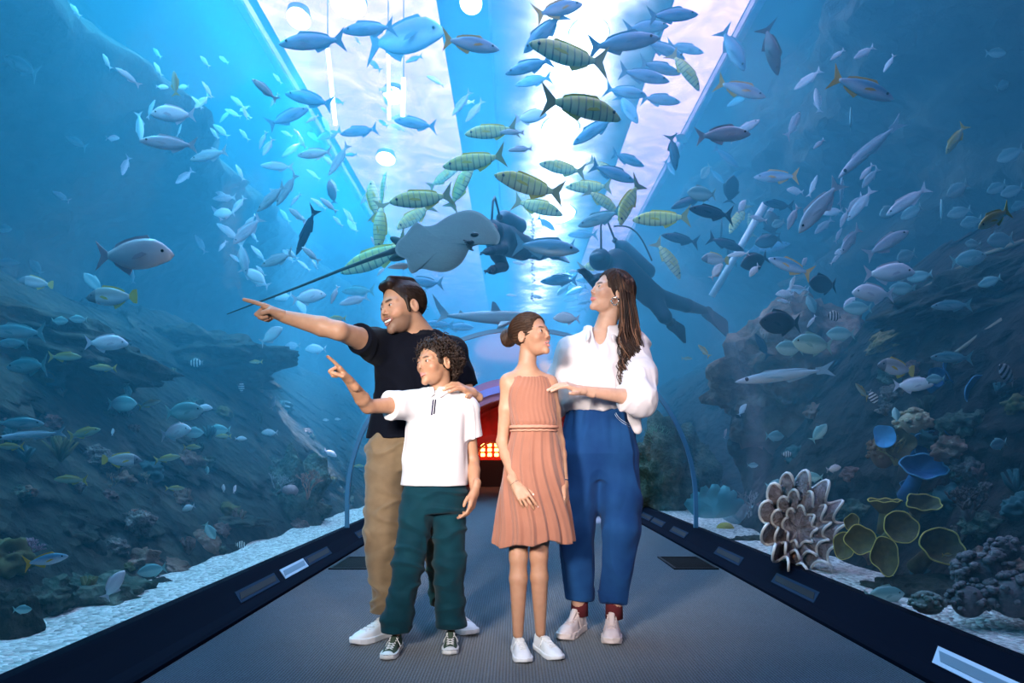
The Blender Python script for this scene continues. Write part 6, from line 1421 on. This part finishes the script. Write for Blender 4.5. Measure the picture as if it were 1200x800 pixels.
def place(o, px, py, L, th, typ, Y=None, rnd=random):
    T = TYPES[typ]; yw = wall_depth(px, py); yr = min(reef_depth(px, py), reef_depth(px+L*.4, py), reef_depth(px-L*.4, py))
    if Y is None: Y = T['real']*F/L*rnd.uniform(.9, 1.1)
    Y = max(Y, yw+.45+.2*rnd.random()); top = F*(WZ-.35-CH)/max(1, VY-py); Y = min(Y, top)
    if Y > yr-.25: Y = max(yw+.18, yr-.25-.15*rnd.random())
    if Y > yr-.12: Y = max(yw+.12, (yw+yr)/2)
    s = L*Y/F; a = math.radians(th); yawd = rnd.uniform(-.35, .35); h = Vector((math.cos(a), yawd, math.sin(a))).normalized()
    up = Vector((0, 0, 1)) if abs(math.cos(a)) > .15 else Vector((-1 if rnd.random() < .5 else 1, 0, .2)); up = (up-h*up.dot(h)).normalized()
    y = up.cross(h).normalized(); R = Matrix((h, y, up)).transposed(); k = s/max(.6, math.hypot(math.cos(a), math.sin(a))/math.sqrt(1+yawd*yawd))
    o.matrix_basis = Matrix.Translation(W(px, py, Y)) @ R.to_4x4() @ Matrix.Scale(k, 4); return Y, s
def add_fish(px, py, L, th, typ, Y=None, rnd=random, force_one=False):
    T = TYPES[typ]
    if L >= 30 and not force_one:
        r = empty(T['name']); 
        def ch(nm, me): o = bpy.data.objects.new(nm, me); COL.objects.link(o); o.parent = r; return o
        ch('body', T['body']); ch('tail_fin', T['tail']); ch('dorsal_fin', T['dorsal']); ch('anal_fin', T['anal'])
        if L >= 40:
            for s in (0, 1): ch('pectoral_fin', T['pec'][s]); ch('eye', T['eye'][s])
    else:
        r = bpy.data.objects.new(T['name'], T['one']); COL.objects.link(r)
    place(r, px, py, L, th, typ, Y, rnd); return r
ZONES = [  # x0, y0, x1, y1, phrase
 (0, 0, 240, 120, 'near the top left corner'), (0, 120, 255, 215, 'under the left rock overhang'), (0, 215, 100, 345, 'high at the left edge'), (100, 215, 250, 360, 'in open water at left'),
 (240, 0, 335, 150, 'along the left pale beam'), (335, 0, 600, 75, 'under the round lamps'), (240, 75, 500, 210, 'in the upper left school'), (500, 75, 605, 210, 'in the dark skylight gap'),
 (600, 0, 720, 110, 'at the top of the shaft'), (720, 0, 830, 130, 'at the top right'), (830, 0, 930, 200, 'beside the right pale beam'), (605, 100, 720, 215, 'before the light shaft'), (720, 130, 830, 215, 'right of the light shaft'),
 (930, 0, 1200, 200, 'before the right cliff'), (250, 200, 345, 345, 'right of the large pale snapper'), (345, 200, 470, 320, 'left of the stingray'), (470, 200, 600, 262, 'just above the stingray'), (250, 320, 430, 420, 'around the pointing hands'), (430, 262, 600, 400, 'below the stingray'),
 (600, 205, 760, 282, 'above the woman'), (600, 282, 700, 385, 'left of the woman\'s face'), (690, 282, 830, 330, 'beside the swimming diver'), (760, 195, 830, 300, 'above and right of the diver'), (830, 190, 940, 320, 'in the pack right of the diver'),
 (940, 190, 1090, 300, 'in the right slanting school'), (1090, 190, 1200, 320, 'at the dim right edge'), (860, 300, 1090, 420, 'over the brown rock stack'), (1090, 320, 1200, 480, 'over the dark right reef'), (780, 400, 1000, 640, 'beside the brown rock stack'), (1000, 400, 1200, 600, 'among the blue cup corals'), (1000, 600, 1200, 800, 'at the foot of the right reef'),
 (0, 345, 100, 440, 'before the left reef crest'), (100, 360, 300, 450, 'over the crest of the left reef'), (0, 440, 120, 560, 'in the shade of the left reef'), (120, 440, 200, 560, 'before the dark left reef'), (200, 440, 300, 600, 'before the left reef near the ring'), (300, 400, 450, 600, 'above the crusted mound'), (0, 560, 300, 800, 'low over the left boulders')]
def zone(x, y):
    for z in ZONES:
        if z[0] <= x < z[2] and z[1] <= y < z[3]: return z[4]
    return 'in open water'
def headw(th):
    th %= 360
    for a, w in ((22, 'heading right'), (68, 'rising to the right'), (112, 'nose up'), (158, 'rising to the left'), (202, 'heading left'), (248, 'diving to the left'), (292, 'nose down'), (338, 'diving to the right'), (361, 'heading right')):
        if th < a: return w
rf = random.Random(77); recs = []
for (x, y, L, th, t, Y) in FISH:
    o = add_fish(x, y, L, th, t, Y, rf); recs.append((o, x, y, L, '%s %s %s' % (TYPES[t]['desc'], headw(th), zone(x, y))))
from collections import defaultdict
g = defaultdict(list)
for r in recs: g[r[4]].append(r)
ORD = ['', 'second', 'third', 'fourth', 'fifth', 'sixth', 'seventh', 'eighth', 'ninth']
for k, rs in g.items():
    rs.sort(key=lambda r: r[1]); n = len(rs)
    for i, r in enumerate(rs):
        if n == 1: lab = k
        elif n == 2: lab = ('left ' if i == 0 else 'right ')+k
        else: lab = ('leftmost ' if i == 0 else 'rightmost ' if i == n-1 else ORD[i]+' from left, ')+k
        if len(lab.split()) > 16: lab = lab.replace('large pale ', '').replace(' from left,', ''); print('LONG', lab)
        tag(r[0], lab, 'fish', 'fish around the tunnel')
# the loose schools of small silver fish
def school(n, box, Ls, ths, typ, Yr, group, lab, seed):
    rd = random.Random(seed)
    for i in range(n):
        x = rd.uniform(box[0], box[2]); y = rd.uniform(box[1], box[3]); t = rd.choice(typ)
        if len(box) > 4 and abs((y-box[1])/(box[3]-box[1])-(x-box[0])/(box[2]-box[0])*box[4]) > .45: continue
        o = add_fish(x, y, rd.uniform(*Ls), rd.choice(ths)+rd.uniform(-18, 18), t, rd.uniform(*Yr), rd, True); tag(o, lab, 'fish', group)
school(46, (230, 110, 460, 320), (13, 26), (130, 140, 125, 230), 'ssS', (7, 12), 'small silver school left of the ray', 'small silver fish in the loose slanting school upper left of the stingray', 1)
school(16, (330, 40, 560, 200), (12, 24), (140, 180), 'sJ', (9, 13), 'distant school under the left skylight', 'faint distant fish in the school under the left skylight', 2)
school(22, (820, 200, 1010, 380), (14, 26), (220, 180, 60), 'CsP', (5, 9), 'small fish over the brown rock stack', 'small pale fish in the crowd over the brown rock stack', 3)
school(12, (580, 300, 700, 380), (12, 22), (180, 200), 'Js', (9, 13), 'distant fish between the heads', 'faint distant fish in the water between the heads', 4)
school(10, (920, 60, 1080, 260), (18, 34), (225, 232), 'S', (5, 8), 'slanting fish by the right cliff', 'faint slender fish slanting down the right cliff', 5)
# ---------------------------------------------------------------- stingray
def ray():
    Yc = 4.9; t = empty('stingray', W(522, 285, Yc)); tag(t, 'large grey-green stingray gliding over the man with a very long tail', 'ray')
    ol = [(463, 293), (466, 283), (474, 276), (481, 267), (487, 261), (490, 261), (494, 264), (500, 265), (510, 263), (522, 255), (535, 249), (548, 246), (560, 248), (571, 255), (580, 265), (586, 277), (583, 286), (571, 287), (560, 287), (551, 291), (546, 300), (540, 309), (530, 316), (518, 319), (505, 317), (494, 315), (487, 319), (482, 320), (478, 313), (476, 304), (468, 300)]
    # closed curve smoothed
    P = [Vector((x, y, 0)) for x, y in ol]; n = len(P); C = []
    for i in range(n):
        p0, p1, p2, p3 = P[i-1], P[i], P[(i+1) % n], P[(i+2) % n]
        for k in range(4): u = k/4; C.append(.5*((2*p1)+(p2-p0)*u+(2*p0-5*p1+4*p2-p3)*u*u+(3*p1-p0-3*p2+p3)*u**3))
    c = Vector((524, 284, 0)); m = len(C); V = []; Fc = []; rings = 14
    def w3(q, side):
        # tilt: upper parts lie further away; wings droop; lens thickness
        d = (q-c); u = d.length/60; Y = Yc+(-(q.y-c.y))*.0085+.0015*(q.x-c.x); return W(q.x, q.y, Y)
    for side in (-1, 1):
        for i in range(rings+1):
            f = i/rings
            for k in range(m):
                q = c+(C[k]-c)*(1-(1-f)**1.0) if i else c+(C[k]-c)*.02; p = w3(q, side); th = .085*(1-f**2.2)**.8*(1-.25*min(1, abs(q.x-c.x)/60)); V.append(p+Vector((0, side*th*.75, -side*th*.55*-1*0+side*th*.3)))
    M_ = (rings+1)*m
    for i in range(rings):
        for k in range(m):
            k2 = (k+1) % m; q = (i*m+k, i*m+k2, (i+1)*m+k2, (i+1)*m+k); Fc += [q, tuple(M_+z for z in reversed(q))]
    Fc += [tuple(reversed(range(m))), tuple(M_+k for k in range(m))]
    for k in range(m): k2 = (k+1) % m; Fc.append((rings*m+k, rings*m+k2, M_+rings*m+k2, M_+rings*m+k))
    Mr_ = pbr('ray_skin', (.026, .082, .072), .6, var=(4, .4, (.016, .056, .05)), bump=(40, .3, .01))
    unparent_world(link('body', mesh_from(V, Fc), Mr_), t)
    mb = MB(); mb.tube([W(x, y, Y) for x, y, Y in ((470, 291, Yc-.02), (440, 301, 4.85), (400, 316, 4.8), (350, 336, 4.7), (300, 355, 4.6), (266, 368, 4.5))], [.024, .015, .011, .008, .006, .003], 10); unparent_world(mb.build('tail', Mr_), t)
    for x, y, r in ((480, 289, .035), (475, 300, .035)):
        pass
    for dy in (-7, 8):
        mb = MB(); mb.ball(W(470, 292+dy, Yc-.03), (.09, .03, .03), 12, 8, Matrix.Rotation(.5 if dy < 0 else -.3, 3, 'Y')); unparent_world(mb.build('pelvic_fin', Mr_), t)
    for x, y in ((556, 275), (551, 284)):
        mb = MB(); mb.ball(W(x, y, Yc-.09), (.03, .02, .018), 10, 8); unparent_world(mb.build('eye', M_fisheye), t)
    mb = MB()
    for k in range(5):
        mb.tube([W(543+k*1.5, 281+k*2.6, Yc-.085), W(549+k*1.5, 283+k*2.6, Yc-.085)], .006, 5)
    unparent_world(mb.build('gill_slits', pbr('gill', (.02, .03, .035), .6)), t)
ray()
# ---------------------------------------------------------------- shark
def shark():
    Yc = 8.5; t = empty('reef_shark', W(575, 372, Yc)); tag(t, 'grey reef shark swimming right behind the girl\'s head', 'shark'); Ms = fish_mat('shark_skin', (.12, .20, .24), (.35, .42, .45)); S = 1.35
    V, Fc = body_geo(.13, .12, [(-.40, .10, .10), (-.3, .2, .2), (-.1, .42, .40), (.1, .52, .48), (.25, .50, .40), (.38, .36, .28), (.46, .18, .16), (.5, .03, .03)], 30, 16, .06); b = link('body', mesh_from(V, Fc), Ms, t)
    for nm, ol, y0 in (('tail_fin', [(-.38, .012), (-.46, .10), (-.54, .20), (-.50, .08), (-.455, 0), (-.50, -.07), (-.44, -.035), (-.38, -.012)], 0), ('dorsal_fin', [(.10, .055), (.04, .14), (.01, .15), (0, .055)], 0), ('second_dorsal_fin', [(-.24, .02), (-.28, .055), (-.30, .02)], 0)):
        link(nm, mesh_from(*fin_geo(ol, .012, y0, .06)), Ms, t, False)
    for s in (-1, 1):
        v = [(.18, s*.05, -.03), (.08, s*.17, -.10), (.05, s*.18, -.11), (.09, s*.05, -.04)]; v2 = [(a, b_, c-.01) for a, b_, c in v]; link('pectoral_fin', mesh_from(v+v2, [(0, 1, 2, 3), (7, 6, 5, 4), (0, 4, 5, 1), (1, 5, 6, 2), (2, 6, 7, 3), (3, 7, 4, 0)]), Ms, t, False)
        mb = MB(); mb.ball((.42, s*.040, .012), .008, 8, 6); mb.build('eye', M_fisheye, t)
    t.scale = (S, S, S); t.rotation_euler = (0, .02, .12)
shark()
# ---------------------------------------------------------------- divers
def diver(lab, J, tank, extra_hose=True):
    """J: joints in world coords"""
    t = empty('person', J['pelvis']); tag(t, lab, 'person', 'divers in the tank'); Mw = pbr('wetsuit_'+lab[:5], (.008, .03, .055), .55); v = lambda k: A3(J[k])
    def d_(p):
        d = dcap(p, v('neck'), v('pelvis'), .15, .13); d = smin(d, dcap(p, v('neck'), v('head'), .07, .07), .05); d = smin(d, dsph(p, v('head'), .115), .04)
        for s in 'lr':
            d = smin(d, chain(p, [v('neck')*.75+v('sh'+s)*.25, v('sh'+s), v('el'+s), v('wr'+s)], [.08, .07, .05, .04], .02), .05); d = smin(d, chain(p, [v('pelvis'), v('kn'+s), v('an'+s)], [.10, .075, .045], .02), .05)
            h = v('wr'+s); u = (v('wr'+s)-v('el'+s)); u /= np.linalg.norm(u); sd_ = np.cross(u, (0, 0, 1)); sd_ /= (np.linalg.norm(sd_)+1e-6)
            d = smin(d, dcap(p, h, h+u*.09, .038, .034), .02)
            for k in range(4): d = smin(d, chain(p, [h+u*.08+sd_*(k-1.5)*.021, h+u*.12+sd_*(k-1.5)*.025, h+u*.155+sd_*(k-1.5)*.025+A3((0, 0, -.02))], [.011, .010, .009], .002), .004)
            d = smin(d, dcap(p, h+u*.03+sd_*.03, h+u*.09+sd_*.065, .013, .010), .008)
        return d
    lo, hi = bbox([J[k] for k in J if k not in ('fl', 'fr')], .26); put(sdf_obj('body', [(d_, lo, hi, .014)], Mw), t)
    a, b = v('neck'), v('pelvis'); u = (b-a)/np.linalg.norm(b-a); up = A3(tank); off = up*.22
    mb = MB(); P = [a+off+u*s for s in (-.06, -.03, .0, .04, .48, .52, .545)]; mb.tube(P, [.02, .03, .06, .085, .085, .06, .02], 18); tk = put(mb.build('air_tank', pbr('tank_'+lab[:5], (.02, .10, .16), .4)), t)
    mb = MB(); mb.tube([a+off-u*.08+A3((0, 0, 0)), a+off-u*.05], [.03, .03], 10); mb.tube([a+off-u*.06, a+off*1.8-u*.25, a*.3+v('head')*.7+off*1.4-u*.12, v('head')+A3((0, -.12, -.05))], .011, 8); put(mb.build('hose', pbr('hose_'+lab[:5], (.01, .02, .03), .5)), t)
    if extra_hose:
        mb = MB(); mb.tube([a+off+u*s+up*(.14+.16*math.sin(PI*(s+.1)/.62)) for s in np.linspace(-.1, .5, 14)], .009, 8); put(mb.build('hose', pbr('hose2_'+lab[:5], (.01, .03, .04), .5)), t)
    mf = pbr('fin_rubber_'+lab[:5], (.01, .03, .05), .6)
    for s in 'lr':
        an = v('an'+s); tip = v('f'+s); u = (tip-an); L = np.linalg.norm(u); u /= L; sd_ = np.cross(u, (.2, -1, .3)); sd_ /= np.linalg.norm(sd_); nn = np.cross(u, sd_)
        V = []; Fc = []; pr = [(0, .045, .045), (.15, .06, .04), (.3, .075, .018), (.6, .10, .010), (.9, .115, .008), (1.0, .10, .006)]
        for f_, w, th in pr: V += [an+u*L*f_+sd_*w+nn*th, an+u*L*f_-sd_*w+nn*th, an+u*L*f_-sd_*w-nn*th, an+u*L*f_+sd_*w-nn*th]
        for i in range(len(pr)-1):
            for k in range(4): k2 = (k+1) % 4; Fc.append((i*4+k, i*4+k2, (i+1)*4+k2, (i+1)*4+k))
        Fc += [(3, 2, 1, 0), tuple(len(V)-4+k for k in range(4))]; put(link('swim_fin', mesh_from(V, Fc), mf, None, False), t)
    hd = Vector(J['head']); f_ = (hd-Vector(J['neck'])).normalized(); c = hd+f_*.05+Vector((0, -.075, 0)); mb = MB(); mb.ball(c, (.075, .05, .05), 16, 10); put(mb.build('mask', pbr('mask_'+lab[:5], (.25, .12, .12) if 'behind' in lab else (.03, .08, .12), .2)), t)
diver('diver in a dark wetsuit swimming away above the woman\'s shoulder', dict(neck=W(722, 308, 7.4), pelvis=W(762, 345, 7.6), head=W(703, 304, 7.2), shl=W(718, 322, 7.3), shr=W(734, 300, 7.6), ell=W(700, 335, 7.0), elr=W(722, 322, 7.2), wrl=W(688, 322, 6.8), wrr=W(702, 325, 6.9), knl=W(805, 358, 7.7), knr=W(779, 371, 7.5), anl=W(826, 364, 7.9), anr=W(785, 378, 7.9), fl=W(853, 386, 8.3), fr=W(803, 393, 8.2)), (.15, .1, .95))
diver('diver in a black wetsuit partly hidden behind the stingray', dict(neck=W(586, 280, 6.6), pelvis=W(612, 290, 7.2), head=W(576, 272, 6.3), shl=W(583, 298, 6.5), shr=W(594, 268, 6.8), ell=W(590, 312, 6.6), elr=W(590, 292, 6.4), wrl=W(578, 316, 6.2), wrr=W(576, 294, 6.2), knl=W(632, 297, 7.8), knr=W(628, 290, 7.9), anl=W(645, 297, 8.4), anr=W(640, 289, 8.5), fl=W(662, 301, 9.0), fr=W(654, 290, 9.1)), (.1, .1, .95), False)
# bubble column
mb = MB(); rb_ = random.Random(5)
for i in range(150):
    yy = rb_.uniform(236, 352); r = rb_.uniform(.006, .016); mb.ball(W(624+rb_.gauss(0, 1.2), yy, 9.0+rb_.gauss(0, .05)), (r, r, r*.7), 8, 5)
o = mb.build('bubble_column', pbr('bubbles', (.9, .95, 1), .1)); tag(o, 'thin rising column of bubbles above the girl\'s head', 'bubbles', kind='stuff')
